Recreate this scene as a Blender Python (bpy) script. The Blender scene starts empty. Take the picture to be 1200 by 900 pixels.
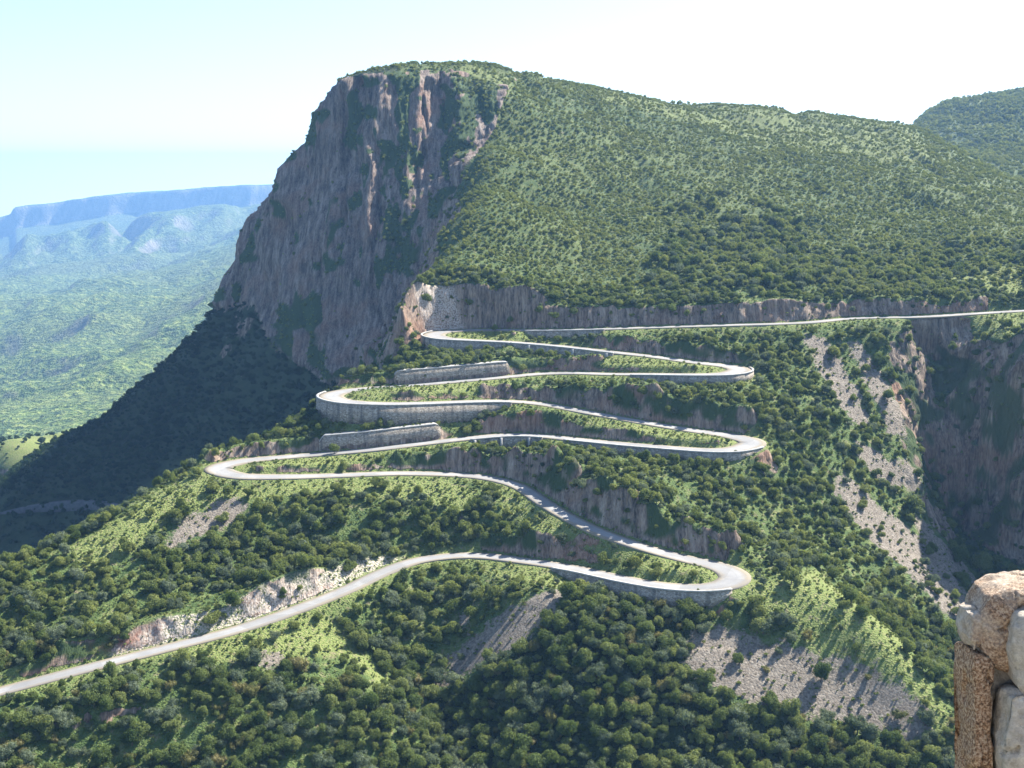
import bpy, math, random
import numpy as np
from mathutils import Vector

random.seed(7); RNG = np.random.default_rng(7)
S = bpy.context.scene
COL = S.collection
R = math.radians

# ------------------------------------------------------------------ camera, sky, sun, exposure
PITCH = math.atan(250 / 1449.0)
cam_d = bpy.data.cameras.new('camera'); cam = bpy.data.objects.new('camera', cam_d); COL.objects.link(cam)
cam_d.sensor_width = 36; cam_d.lens = 36 * 1449 / 1200.0
cam_d.clip_start = 0.1; cam_d.clip_end = 90000
cam.location = (0, 0, 0); cam.rotation_euler = (R(90) - PITCH, 0, 0)
S.camera = cam
SUN_AZ, SUN_EL = 52, 46                     # degrees right of the viewing direction, degrees up
W = bpy.data.worlds.new('World'); S.world = W; W.use_nodes = True
wn = W.node_tree.nodes; wl = W.node_tree.links
bg = wn['Background']; bg.inputs['Strength'].default_value = 0.11
sky = wn.new('ShaderNodeTexSky'); sky.sky_type = 'NISHITA'; sky.sun_disc = False
sky.sun_elevation = R(SUN_EL); sky.sun_rotation = R(SUN_AZ); sky.altitude = 1500
sky.air_density = 1.0; sky.dust_density = 2.4; sky.ozone_density = 1.6
wl.new(sky.outputs[0], bg.inputs[0])
# the land falls away to a far lower coast, so the horizon lies a little under eye level
tc = wn.new('ShaderNodeTexCoord'); va = wn.new('ShaderNodeVectorMath'); va.operation = 'ADD'; va.inputs[1].default_value = (0, 0, 0.06)
wl.new(tc.outputs['Generated'], va.inputs[0]); wl.new(va.outputs[0], sky.inputs[0])
sd = bpy.data.lights.new('sun', 'SUN'); sun = bpy.data.objects.new('sun', sd); COL.objects.link(sun)
sd.energy = 5.0; sd.angle = R(0.5); sd.color = (1.0, 0.965, 0.90)
sv = Vector((math.sin(R(SUN_AZ)) * math.cos(R(SUN_EL)), math.cos(R(SUN_AZ)) * math.cos(R(SUN_EL)), math.sin(R(SUN_EL))))
sun.rotation_euler = sv.to_track_quat('Z', 'Y').to_euler()
S.view_settings.view_transform = 'Standard'; S.view_settings.look = 'None'
S.view_settings.gamma = 1; S.view_settings.exposure = 1.5
S.cycles.volume_bounces = 0; S.cycles.max_bounces = 4; S.cycles.diffuse_bounces = 2
S.cycles.glossy_bounces = 1; S.cycles.transparent_max_bounces = 8
S.cycles.use_denoising = True

# ------------------------------------------------------------------ helpers
F = 1449.0
CP, SP = math.cos(PITCH), math.sin(PITCH)
def ray(u, v):
    a = (u - 600) / F; b = (450 - v) / F
    fw = CP + SP * b; up = -SP + CP * b
    return a / fw, up / fw
def at(u, v, Y):                # point at distance Y seen at (u, v)
    a, t = ray(u, v); return (a * Y, Y, t * Y)
def atz(u, v, z):               # point at height z seen at (u, v)
    a, t = ray(u, v); Y = z / t; return (a * Y, Y, z)
def project(x, y, z):
    d = y * CP - z * SP; upc = y * SP + z * CP
    d = np.where(np.abs(d) < 1e-3, 1e-3, d)
    return 600 + F * x / d, 450 - F * upc / d

def hash2(ix, iy, seed):
    h = (ix.astype(np.int64) * 374761393 + iy.astype(np.int64) * 668265263 + seed * 1274126177) & 0xffffffff
    h = ((h ^ (h >> 13)) * 1274126177) & 0xffffffff
    h = (h ^ (h >> 16)) & 0xffffff
    return h / float(0xffffff)
def vnoise(x, y, seed=0):
    x0 = np.floor(x); y0 = np.floor(y); fx = x - x0; fy = y - y0
    fx = fx * fx * (3 - 2 * fx); fy = fy * fy * (3 - 2 * fy)
    a = hash2(x0, y0, seed); b = hash2(x0 + 1, y0, seed); c = hash2(x0, y0 + 1, seed); d = hash2(x0 + 1, y0 + 1, seed)
    return (a * (1 - fx) + b * fx) * (1 - fy) + (c * (1 - fx) + d * fx) * fy * 1.0
def fbm(x, y, o=4, seed=0, g=0.5):
    s = 0; a = 1.0; t = 0
    for i in range(o):
        s = s + a * (vnoise(x * 2 ** i + 17.3 * i, y * 2 ** i - 9.1 * i, seed + i) * 2 - 1); t += a; a *= g
    return s / t
def ridged(x, y, o=4, seed=0):
    s = 0; a = 1.0; t = 0
    for i in range(o):
        s = s + a * (1 - np.abs(vnoise(x * 2 ** i + 5.7 * i, y * 2 ** i + 3.3 * i, seed + i) * 2 - 1)); t += a; a *= 0.5
    return s / t
def smooth(e0, e1, x):
    t = np.clip((x - e0) / (e1 - e0), 0, 1); return t * t * (3 - 2 * t)
def inpoly(poly, u, v):
    r = np.zeros(u.shape, bool); n = len(poly)
    for i in range(n):
        x0, y0 = poly[i]; x1, y1 = poly[(i + 1) % n]
        if y0 == y1: continue
        c = ((y0 > v) != (y1 > v)) & (u < (x1 - x0) * (v - y0) / (y1 - y0) + x0)
        r ^= c
    return r

def tag(o, label=None, cat=None, group=None, kind=None):
    if label: o['label'] = label
    if cat: o['category'] = cat
    if group: o['group'] = group
    if kind: o['kind'] = kind
    return o
def mesh_obj(name, verts, faces, mat, parent=None, smooth_=False):
    me = bpy.data.meshes.new(name)
    verts = np.asarray(verts, np.float32); me.vertices.add(len(verts)); me.vertices.foreach_set('co', verts.ravel())
    if isinstance(faces, np.ndarray):
        n, k = faces.shape
        me.loops.add(n * k); me.loops.foreach_set('vertex_index', faces.astype(np.int32).ravel())
        me.polygons.add(n); me.polygons.foreach_set('loop_start', np.arange(0, n * k, k, dtype=np.int32))
    else:
        tot = [len(f) for f in faces]; flat = [i for f in faces for i in f]
        me.loops.add(len(flat)); me.loops.foreach_set('vertex_index', flat)
        me.polygons.add(len(faces)); me.polygons.foreach_set('loop_start', np.concatenate([[0], np.cumsum(tot)[:-1]]).astype(np.int32))
    me.update(calc_edges=True)
    if smooth_: me.polygons.foreach_set('use_smooth', np.ones(len(me.polygons), bool))
    me.materials.append(mat)
    o = bpy.data.objects.new(name, me); COL.objects.link(o)
    if parent: o.parent = parent
    return o
def empty(name, loc=(0, 0, 0)):
    o = bpy.data.objects.new(name, None); COL.objects.link(o); o.location = loc; o.empty_display_size = 0.3
    return o
def add_attr(o, name, arr, dom='POINT'):
    a = o.data.attributes.new(name, 'FLOAT', dom); a.data.foreach_set('value', np.ascontiguousarray(arr, np.float32))

# ------------------------------------------------------------------ materials
class NT:
    def __init__(s, name):
        s.m = bpy.data.materials.new(name); s.m.use_nodes = True; s.n = s.m.node_tree.nodes; s.l = s.m.node_tree.links
        s.b = s.n['Principled BSDF']; s.b.inputs['Roughness'].default_value = 0.9; s.b.inputs['Specular IOR Level'].default_value = 0.15
        s.geo = s.n.new('ShaderNodeNewGeometry'); s.pos = s.geo.outputs['Position']
    def put(s, a, b): s.l.new(a, b)
    def mp(s, sc):
        k = s.n.new('ShaderNodeMapping'); k.inputs['Scale'].default_value = sc; s.put(s.pos, k.inputs[0]); return k.outputs[0]
    def noise(s, scale, det=4, vec=None, rough=0.55, out=0):
        k = s.n.new('ShaderNodeTexNoise'); k.inputs['Scale'].default_value = scale; k.inputs['Detail'].default_value = det
        k.inputs['Roughness'].default_value = rough
        s.put(vec or s.pos, k.inputs['Vector']); return k.outputs[out]
    def voro(s, scale, vec=None, feat='F1', out='Distance'):
        k = s.n.new('ShaderNodeTexVoronoi'); k.feature = feat; k.inputs['Scale'].default_value = scale
        s.put(vec or s.pos, k.inputs['Vector']); return k.outputs[out]
    def ramp(s, x, stops):
        k = s.n.new('ShaderNodeValToRGB'); e = k.color_ramp.elements
        while len(e) < len(stops): e.new(0.5)
        for i, (p, c) in enumerate(stops):
            e[i].position = p; e[i].color = (*c, 1) if len(c) == 3 else c
        s.put(x, k.inputs[0]); return k.outputs[0]
    def mix(s, f, a, b, mode='MIX'):
        k = s.n.new('ShaderNodeMix'); k.data_type = 'RGBA'; k.blend_type = mode
        for val, i in ((f, 0), (a, 6), (b, 7)):
            if isinstance(val, (int, float)): k.inputs[i].default_value = val
            elif isinstance(val, tuple): k.inputs[i].default_value = (*val, 1)
            else: s.put(val, k.inputs[i])
        return k.outputs[2]
    def math(s, op, a, b=0.0, clamp=False):
        k = s.n.new('ShaderNodeMath'); k.operation = op; k.use_clamp = clamp
        for i, val in enumerate((a, b)):
            if isinstance(val, (int, float)): k.inputs[i].default_value = val
            else: s.put(val, k.inputs[i])
        return k.outputs[0]
    def attr(s, name, inst=False):
        k = s.n.new('ShaderNodeAttribute'); k.attribute_name = name
        if inst: k.attribute_type = 'INSTANCER'
        return k.outputs['Fac']
    def bump(s, h, strength, dist):
        k = s.n.new('ShaderNodeBump'); k.inputs['Strength'].default_value = strength; k.inputs['Distance'].default_value = dist
        s.put(h, k.inputs['Height']); s.put(k.outputs[0], s.b.inputs['Normal'])
    def done(s, col):
        if isinstance(col, tuple): s.b.inputs['Base Color'].default_value = (*col, 1)
        else: s.put(col, s.b.inputs['Base Color'])
        return s.m

def terrain_mat():
    t = NT('ground_cover')
    big = t.noise(0.035, 5); mid = t.noise(0.25, 4); fine = t.noise(1.6, 3)
    g = t.ramp(mid, [(0.32, (0.055, 0.088, 0.026)), (0.52, (0.100, 0.140, 0.040)), (0.70, (0.180, 0.195, 0.070))])
    g = t.mix(t.math('MULTIPLY', t.attr('grass'), 0.9), g, t.ramp(fine, [(0.3, (0.105, 0.150, 0.040)), (0.5, (0.185, 0.220, 0.062)), (0.72, (0.30, 0.28, 0.12))]))
    g = t.mix(t.ramp(t.noise(0.5, 3), [(0.58, (0, 0, 0)), (0.70, (0.7, 0.7, 0.7))]), g, (0.19, 0.155, 0.095))
    g = t.mix(t.math('MULTIPLY', t.attr('litter_shade'), 0.85), g, (0.032, 0.046, 0.022))  # dark tint: wood litter, with the apron's shade painted into the ground colour
    # broken stone
    wv = t.mix(0.35, t.pos, t.noise(0.6, 3, out=1), 'ADD'); sv_ = t.voro(1.5, wv, out='Color'); sd_ = t.voro(1.5, wv)
    sc = t.mix(0.62, t.ramp(sv_, [(0.15, (0.12, 0.098, 0.072)), (0.5, (0.245, 0.205, 0.160)), (0.85, (0.42, 0.37, 0.30))]), t.ramp(fine, [(0.3, (0.13, 0.105, 0.078)), (0.7, (0.34, 0.29, 0.23))]))
    scm = t.math('ADD', t.attr('scree'), t.math('MULTIPLY', t.math('SUBTRACT', t.noise(0.22, 6, rough=0.75), 0.5), 2.6))
    scm = t.ramp(scm, [(0.42, (0, 0, 0)), (0.60, (1, 1, 1))])
    c = t.mix(scm, g, sc)
    # rock
    vs = t.mp((0.50, 0.10, 0.05)); r1 = t.noise(1.0, 6, vs, 0.65); r2 = t.noise(0.05, 4); r3 = t.noise(3.0, 4, t.mp((0.7, 0.3, 0.12)), 0.6)
    rk = t.ramp(r1, [(0.36, (0.05, 0.043, 0.040)), (0.45, (0.18, 0.145, 0.120)), (0.54, (0.34, 0.275, 0.225)), (0.66, (0.54, 0.47, 0.40))])
    rk = t.mix(t.ramp(r2, [(0.5, (0, 0, 0)), (0.68, (0.6, 0.6, 0.6))]), rk, (0.34, 0.19, 0.13), 'MULTIPLY') if False else t.mix(t.ramp(r2, [(0.48, (0, 0, 0)), (0.66, (0.6, 0.6, 0.6))]), rk, (0.40, 0.21, 0.13))
    rk = t.mix(0.35, rk, t.ramp(r3, [(0.40, (0.05, 0.043, 0.038)), (0.60, (0.44, 0.36, 0.29))]))
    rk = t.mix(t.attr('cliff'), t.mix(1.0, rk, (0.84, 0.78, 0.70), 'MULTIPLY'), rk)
    rk = t.mix(t.math('MULTIPLY', t.attr('cliff'), 0.75), rk, t.mix(1.0, rk, (0.62, 0.575, 0.54), 'MULTIPLY'))  # cliff rock darkened in colour to stand for the shade on its face
    rk = t.mix(t.ramp(t.attr('veg'), [(0.3, (0, 0, 0)), (0.7, (1, 1, 1))]), rk, (0.055, 0.082, 0.028))
    rm = t.math('ADD', t.attr('rock'), t.math('MULTIPLY', t.math('SUBTRACT', t.noise(0.4, 5, rough=0.7), 0.5), 0.9))
    rm = t.ramp(rm, [(0.40, (0, 0, 0)), (0.56, (1, 1, 1))])
    c = t.mix(rm, c, rk)
    c = t.mix(t.attr('pale'), c, t.mix(t.ramp(fine, [(0.35, (0, 0, 0)), (0.6, (1, 1, 1))]), c, (0.52, 0.44, 0.36)))
    c = t.mix(t.math('MULTIPLY', t.attr('red'), t.ramp(mid, [(0.4, (0, 0, 0)), (0.6, (0.8, 0.8, 0.8))])), c, (0.30, 0.12, 0.07))
    hb = t.math('ADD', t.math('MULTIPLY', r1, 1.3), t.math('MULTIPLY', r3, 0.6))
    hs = t.math('ADD', t.math('MULTIPLY', t.math('SUBTRACT', 1.0, sd_), 0.35), t.math('MULTIPLY', t.noise(0.9, 6, rough=0.8), 0.9))
    h = t.mix(rm, t.mix(scm, fine, hs), hb)
    t.bump(h, 0.9, 1.1)
    return t.done(c)
M_TER = terrain_mat()

def road_mat():
    t = NT('worn_concrete_road')
    c = t.ramp(t.noise(0.12, 5), [(0.3, (0.22, 0.215, 0.205)), (0.7, (0.33, 0.32, 0.30))])
    c = t.mix(t.ramp(t.noise(2.5, 4), [(0.5, (0, 0, 0)), (0.75, (0.4, 0.4, 0.4))]), c, (0.27, 0.26, 0.25))
    
    a = t.attr('across')
    tr = t.math('MULTIPLY', t.math('SINE', t.math('MULTIPLY', a, 12.0)), 0.5)
    c = t.mix(t.math('MULTIPLY', t.ramp(tr, [(0.2, (0, 0, 0)), (0.5, (1, 1, 1))]), 0.22), c, (0.20, 0.195, 0.185))
    e_ = t.math('ADD', t.math('ABSOLUTE', a), t.math('MULTIPLY', t.noise(0.7, 5, rough=0.7), 0.5))
    c = t.mix(t.ramp(e_, [(0.98 / 1.5 * 1.0, (0, 0, 0)), (1.0, (0.9, 0.9, 0.9))]), c, (0.24, 0.20, 0.14))
    pt = t.voro(0.10, out='Color'); c = t.mix(t.ramp(pt, [(0.55, (0, 0, 0)), (0.60, (0.35, 0.35, 0.35))]), c, (0.17, 0.165, 0.16))
    return t.done(c)
M_ROAD = road_mat()
def masonry_mat():
    t = NT('stone_masonry')
    v = t.voro(1.6, t.mp((1, 1, 1.5)), out='Color'); d = t.voro(1.6, t.mp((1, 1, 1.5)), 'DISTANCE_TO_EDGE')
    c = t.ramp(v, [(0.1, (0.22, 0.18, 0.13)), (0.5, (0.37, 0.31, 0.24)), (0.9, (0.50, 0.44, 0.35))])
    c = t.mix(t.ramp(d, [(0.0, (1, 1, 1)), (0.06, (0, 0, 0))]), c, (0.17, 0.155, 0.14))
    st = t.noise(1.0, 4, t.mp((0.5, 0.5, 0.06)))
    c = t.mix(t.ramp(st, [(0.50, (0, 0, 0)), (0.70, (0.75, 0.75, 0.75))]), c, (0.10, 0.095, 0.085))
    t.bump(d, 0.6, 0.3)
    return t.done(c)
M_WALL = masonry_mat()
def conc_mat():
    t = NT('pale_concrete')
    c = t.ramp(t.noise(0.8, 5), [(0.3, (0.28, 0.265, 0.24)), (0.7, (0.46, 0.44, 0.40))])
    return t.done(c)
M_CONC = conc_mat()

# ------------------------------------------------------------------ the road's course (u, v, height)
ROADPTS = [
 (1420,350,-52),(1320,357,-54),(1200,364,-57),(1133,368,-58.5),(1083,371,-59.5),(1000,373,-61),(943,378,-62),(850,381,-63.2),(750,384,-65),(687,386,-66.2),(627,387,-67.5),(585,386.5,-68.2),(545,387,-68.8),
 (520,388.6,-69.1),(507,392.5,-69.4),(520,396.5,-69.8),(550,398.5,-70.3),(600,401,-71),(660,406,-71.9),(713,412,-72.9),(767,418,-74),(817,425,-75),(850,428.5,-75.6),
 (868,433,-76),(853,437.8,-76.4),(827,439,-76.8),(760,438.5,-78),(713,438.3,-79),(673,437,-79.7),(633,438,-80.4),(600,441,-81),(567,444,-81.5),(533,447,-82),(483,451.5,-82.7),(433,455,-83.3),(403,458.5,-83.6),
 (387,463.5,-84),(402,470,-84.4),(453,473,-85.2),(500,472.3,-85.8),(550,470.5,-86.4),(593,470,-87),(633,473,-87.8),(673,480,-88.8),(700,485,-89.3),(767,497,-90.9),(817,505,-92),(853,510,-92.8),
 (883,518,-93.5),(862,526.5,-94),(833,527.7,-94.3),(783,524.5,-94.9),(733,520.5,-95.4),(667,514,-96),(633,510.5,-96.4),(600,509.5,-96.7),(567,511.7,-97.1),(500,519,-98.3),(450,525,-99),(400,530,-100),(333,535.5,-101.2),(280,541,-102),
 (254,548.5,-102.6),(275,557,-103.1),(333,558.5,-103.6),(400,556.7,-104.2),(467,554.5,-104.8),(533,556,-105.6),(567,559,-106),(597,565.5,-106.5),(613,572,-107),(635,587,-108.2),(660,602.5,-109.4),(700,622,-111),(750,640,-112.7),(800,654,-114.3),(843,664,-115.4),
 (863,675,-116),(853,684,-116.4),(827,688.5,-116.8),(783,687,-117.3),(733,679,-118),(667,665,-119.5),(600,655,-121),(565,651,-121.6),(533,651,-122.1),(487,657,-123),(450,670,-124),(410,689,-125.2),(350,713,-127),(283,736,-128.7),(200,758,-130.8),(133,775,-132.6),(67,792,-134.2),(0,810,-136),(-80,832,-138.4),(-180,858,-141)]
ctrl = np.array([atz(*p) for p in ROADPTS])
def catmull(P, step=1.0):
    out = []; idx = []
    for i in range(len(P) - 1):
        p0 = P[max(i - 1, 0)]; p1 = P[i]; p2 = P[i + 1]; p3 = P[min(i + 2, len(P) - 1)]
        L = np.linalg.norm(p2 - p1); n = max(2, int(L / step))
        # centripetal
        def tj(ti, a, b): return ti + max(np.linalg.norm(b - a), 1e-3) ** 0.5
        t0 = 0; t1 = tj(t0, p0, p1); t2 = tj(t1, p1, p2); t3 = tj(t2, p2, p3)
        for k in range(n):
            t = t1 + (t2 - t1) * k / n
            A1 = (t1 - t) / (t1 - t0) * p0 + (t - t0) / (t1 - t0) * p1
            A2 = (t2 - t) / (t2 - t1) * p1 + (t - t1) / (t2 - t1) * p2
            A3 = (t3 - t) / (t3 - t2) * p2 + (t - t2) / (t3 - t2) * p3
            B1 = (t2 - t) / (t2 - t0) * A1 + (t - t0) / (t2 - t0) * A2
            B2 = (t3 - t) / (t3 - t1) * A2 + (t - t1) / (t3 - t1) * A3
            out.append((t2 - t) / (t2 - t1) * B1 + (t - t1) / (t2 - t1) * B2); idx.append(i + k / n)
    return np.array(out), np.array(idx)
RC, RI = catmull(ctrl)
# light smoothing of the course and heights
def sm(a, n, it):
    for _ in range(it):
        b = a.copy(); b[1:-1] = (a[:-2] + a[1:-1] * 2 + a[2:]) / 4; a = b
    return a
RC = sm(RC, 1, 12)
TIPS = {'L1': 14, 'R1': 23, 'L2': 36, 'R2': 48, 'L3': 62, 'R3': 77}
def road_width(i):
    w = 5.3
    for k in TIPS.values():
        w = np.maximum(w, 5.3 + 3.6 * np.exp(-((i - k) / 1.6) ** 2))
    return w
RW = road_width(RI)
tan = np.gradient(RC, axis=0); tan[:, 2] = 0; tan /= np.linalg.norm(tan, axis=1)[:, None]
NRM = np.stack([-tan[:, 1], tan[:, 0], 0 * tan[:, 0]], 1)         # left-hand normal
# the side that faces downhill (towards the camera on the straights)
def idx_range(a, b): return np.nonzero((RI >= a) & (RI <= b))[0]


# ------------------------------------------------------------------ terrain: large forms
CP_ = []   # control points: (u, v, distance)
def add(*pts):
    for p in pts: CP_.append(at(*p))
# top of the cutting and the big green slope
add((480,352,548),(560,328,556),(640,352,545),(700,362,536),(780,358,532),(860,348,530),(940,350,530),(1000,342,533),(1060,347,530),(1130,350,528),(1200,346,530),(1300,335,530))
add((500,318,575),(600,300,590),(700,310,590),(800,300,590),(900,300,590),(1000,300,590),(1100,300,590),(1200,300,590),(1320,290,590))
add((505,280,615),(540,230,660),(620,240,670),(700,250,670),(800,240,680),(900,240,685),(1000,245,680),(1100,250,680),(1200,255,680),(1330,240,690))
add((560,180,715),(620,175,750),(700,180,760),(800,180,780),(900,180,790),(1000,190,785),(1100,205,770),(1200,222,760),(1340,215,770))
add((588,110,790),(620,110,830),(680,120,850),(740,135,860),(820,140,880),(900,145,890),(1000,155,890),(1080,165,880),(1150,190,850))
add((540,72,822),(600,73,880),(650,87,900),(700,99,920),(760,112,940),(800,115,960),(860,119,980),(920,123,1000),(980,131,1010),(1040,138,1010),(1066,141,1010),(1120,172,960),(1160,198,900),(1220,228,840))
# behind the skyline the ground rolls back and down
CP_ += [(-80,850,60),(-110,860,50),(-50,860,72),(-60,930,62),(-20,930,70),(80,1000,62),(200,1080,50),(330,1120,28),(60,1150,55),(-40,1050,30),(200,1300,30),(0,1300,20),(400,1250,10)]
# the further hill on the right
add((1090,122,1500),(1120,113,1500),(1160,107,1480),(1200,101,1470),(1260,90,1450),(1360,80,1400))
add((1100,160,1330),(1150,160,1280),(1200,175,1150),(1260,170,1150),(1200,130,1350),(1300,130,1250),(1180,205,1000),(1260,215,960))
CP_ += [(500,1750,110),(700,1750,120),(900,1500,110),(900,1000,60),(700,700,0),(550,560,-40),(1100,1800,120),(1150,700,30),(1150,300,-60)]
# cliff: top edge, face, foot
add((470,74,795),(430,83,788),(400,94,790),(375,122,800),(352,152,815),(337,190,822),(327,225,832),(302,250,838),(286,270,842),(262,345,842))
add((560,120,782),(530,150,770),(500,130,780),(480,200,748),(520,200,742),(440,140,772),(400,180,772),(430,230,738),(470,280,712),(490,250,720),(380,250,742),(350,250,775),(340,310,755))
add((480,330,685),(440,320,705),(400,320,706),(360,340,728),(320,350,762),(290,340,798),(460,380,622),(430,400,640),(400,420,655),(360,430,680),(320,400,720),(285,370,770))
add((478,400,645),(460,425,615))
# apron: silhouette, surface, beyond
add((245,370,835),(200,412,822),(150,452,800),(100,491,780),(50,527,758),(0,568,735),(-60,610,710),(-140,660,690))
add((250,430,760),(200,470,750),(150,500,735),(100,545,700),(300,470,695),(250,510,685),(350,470,660),(400,455,640),(330,520,640),(200,540,665),(60,580,670),(0,596,660),(130,592,645),(60,625,648),(0,650,640),(-100,650,650))
CP_ += [(-215,930,-160),(-300,900,-240),(-400,900,-300),(-420,800,-270),(-180,1000,-120),(-260,1100,-260),(-150,1150,-110),(-450,1100,-340),(-600,900,-370),(-600,700,-330),(-450,600,-270),(-120,1250,-150),(-400,1400,-400),(-700,1400,-450),(-100,1600,-300),(-900,1000,-430),(-900,1700,-490),(-400,1800,-470),(0,1800,-350),(-900,500,-380)]
add((0,512,1080),(45,508,1060),(85,520,1010),(0,550,930),(110,488,1050),(150,462,1030))
# hidden valley between the spur and the apron
CP_ += [(-70,545,-112),(-105,520,-128),(-130,500,-142),(-160,470,-158),(-190,440,-178),(-220,400,-195),(-215,570,-222),(-190,540,-205),(-250,590,-225),(-90,580,-122),(-130,560,-150),(-200,520,-215),(-260,480,-240),(-320,420,-260),(-400,350,-250)]
# left flank of the spur: its outline against the dark valley, then the slope below the third left bend
add((375,480,462),(345,500,452),(310,520,446),(268,537,436),(238,551,424),(200,568,412),(150,592,398),(100,621,385),(50,649,372),(0,672,360),(-80,705,345),(-180,750,325))
CP_ += [(-118,440,-112),(-135,425,-117),(-150,400,-128),(-180,390,-148),(-125,452,-123)]
add((250,600,392),(320,590,398),(400,590,402),(470,590,404),(540,600,400),(580,600,398),(200,640,376),(300,640,384),(400,640,386),(480,630,388),(130,660,366),(60,700,352),(0,735,342),(180,700,352),(80,745,334),(250,690,360),(330,680,366),(0,770,328),(545,630,392),(590,630,390))
# below the lowest road: ridge, gully, wooded slopes
add((380,735,345),(430,775,334),(460,815,322),(490,868,308),(505,910,300))
add((300,790,318),(200,800,312),(100,830,300),(0,860,292),(-100,890,285),(300,860,300),(200,880,294),(100,900,288),(400,850,306),(400,910,294),(0,930,276))
add((480,710,358),(520,740,350),(560,700,358),(530,780,340),(510,820,332),(507,870,318),(540,900,306))
add((600,690,352),(640,690,347),(580,740,342),(560,790,330),(600,800,322),(700,715,333),(650,760,326),(700,800,312),(620,850,308),(700,860,300),(700,920,288),(600,930,290),(780,740,326),(800,790,314),(790,850,302),(780,910,290))
# lower right spur with its stone slopes
add((890,690,340),(930,680,342),(955,690,338),(1000,722,326),(1050,770,314),(1100,828,300),(1140,880,290))
add((840,730,330),(870,770,319),(900,790,314),(850,800,311),(950,800,312),(1000,790,315),(1000,850,302),(930,850,302),(1060,840,302),(880,860,298),(950,910,288),(1050,890,292))
# right flank of the spur, scree, ravine
add((890,410,492),(930,393,497),(985,385,503),(1060,385,500),(1100,392,494),(1160,392,484),(1200,395,476))
add((920,440,470),(960,440,475),(1000,430,482),(1050,430,486),(930,500,438),(980,500,446),(1030,500,456),(1070,500,464),(900,560,412),(950,560,418),(1000,560,427),(1050,570,436),(1078,560,444),(900,640,374),(950,630,386),(1000,640,394),(1050,650,400),(1100,690,392),(1140,735,378),(960,660,366),(1010,690,372),(1060,730,366),(1110,780,352),(1040,745,350),(1100,795,338),(1150,850,325))
add((1098,520,492),(1090,450,502),(1108,590,470),(1130,635,446),(1160,665,430),(1200,700,410),(1240,740,390))
add((1120,430,484),(1150,430,470),(1200,425,456),(1260,420,440),(1128,500,478),(1155,520,463),(1200,520,447),(1165,590,455),(1200,600,438),(1135,590,468),(1200,650,430),(1280,560,420),(1280,660,405),(1260,500,430))
CP_ += [(260,300,-150),(330,400,-120),(420,450,-80),(420,300,-110),(300,200,-190),(600,400,-60),(600,200,-110),(-400,250,-250),(-300,200,-240),(-150,220,-200),(0,220,-200),(150,220,-195),(-600,300,-330),(-900,200,-380),(0,150,-205),(-300,80,-200),(300,80,-180),(0,60,-190),(700,50,-150),(-700,50,-330)]
CP_ += [(-1300,300,-420),(-1300,1000,-480),(-1300,1900,-520),(1300,1200,90),(1300,50,-60)]
CPA = np.array(CP_, float)
rs = RC[::7]
PTS = np.concatenate([CPA, rs]); 
XY = PTS[:, :2] / 100.0; Z = PTS[:, 2]
def kern(d2): return 0.5 * d2 * np.log(d2 + 1e-12)
def tps_fit(XY, Z, reg):
    n = len(XY); d2 = ((XY[:, None] - XY[None]) ** 2).sum(2)
    # drop near duplicates
    A = np.zeros((n + 3, n + 3)); A[:n, :n] = kern(d2) + np.eye(n) * reg
    A[:n, n] = 1; A[:n, n + 1:] = XY; A[n, :n] = 1; A[n + 1:, :n] = XY.T
    return np.linalg.solve(A, np.concatenate([Z, np.zeros(3)]))
wts = tps_fit(XY, Z, 0.004)
def tps(x, y):
    sh = x.shape; x = x.ravel() / 100.0; y = y.ravel() / 100.0; out = np.empty(len(x)); n = len(XY)
    for i in range(0, len(x), 40000):
        a = x[i:i + 40000]; b = y[i:i + 40000]
        d2 = (a[:, None].astype(np.float32) - XY[None, :, 0].astype(np.float32)) ** 2 + (b[:, None].astype(np.float32) - XY[None, :, 1].astype(np.float32)) ** 2
        k = 0.5 * d2 * np.log(d2 + 1e-9)
        out[i:i + 40000] = k @ wts[:n].astype(np.float32) + wts[n] + wts[n + 1] * a + wts[n + 2] * b
    return out.reshape(sh)
def axis(segs):
    out = [segs[0][0]]
    for a, b, h in segs:
        n = max(1, int(round((b - a) / h))); out += list(np.linspace(a, b, n + 1)[1:])
    return np.array(out)
GX = axis([(-1250,-600,25),(-600,-330,6),(-330,-215,2.2),(-215,235,0.8),(235,360,2.0),(360,600,5),(600,1250,20)])
GY = axis([(-60,200,20),(200,285,4),(285,300,1.5),(300,560,0.7),(560,880,1.2),(880,1100,2.5),(1100,1900,14)])
def coarse_then_fine():
    # the smooth surface is evaluated on a thinned grid and interpolated with cubics along both axes
    cx = axis([(-1260,-600,30),(-600,-330,12),(-330,400,4.0),(400,1260,20)]); cy = axis([(-70,280,20),(280,600,4.0),(600,1120,6.0),(1120,1910,20)])
    X, Y = np.meshgrid(cx, cy); return cx, cy, tps(X, Y)
def cubic_interp(c, Zc, g, ax):
    Zc = np.moveaxis(Zc, ax, 0); m = np.gradient(Zc, c, axis=0)
    i = np.clip(np.searchsorted(c, g) - 1, 0, len(c) - 2); h = (c[i + 1] - c[i])[:, None]; t = ((g - c[i]) / (c[i + 1] - c[i]))[:, None]
    r = (2*t**3-3*t**2+1)*Zc[i] + (t**3-2*t**2+t)*h*m[i] + (-2*t**3+3*t**2)*Zc[i+1] + (t**3-t**2)*h*m[i+1]
    return np.moveaxis(r, 0, ax)
cx, cy, ZC = coarse_then_fine()
H0 = cubic_interp(cy, cubic_interp(cx, ZC, GX, 1), GY, 0)

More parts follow.
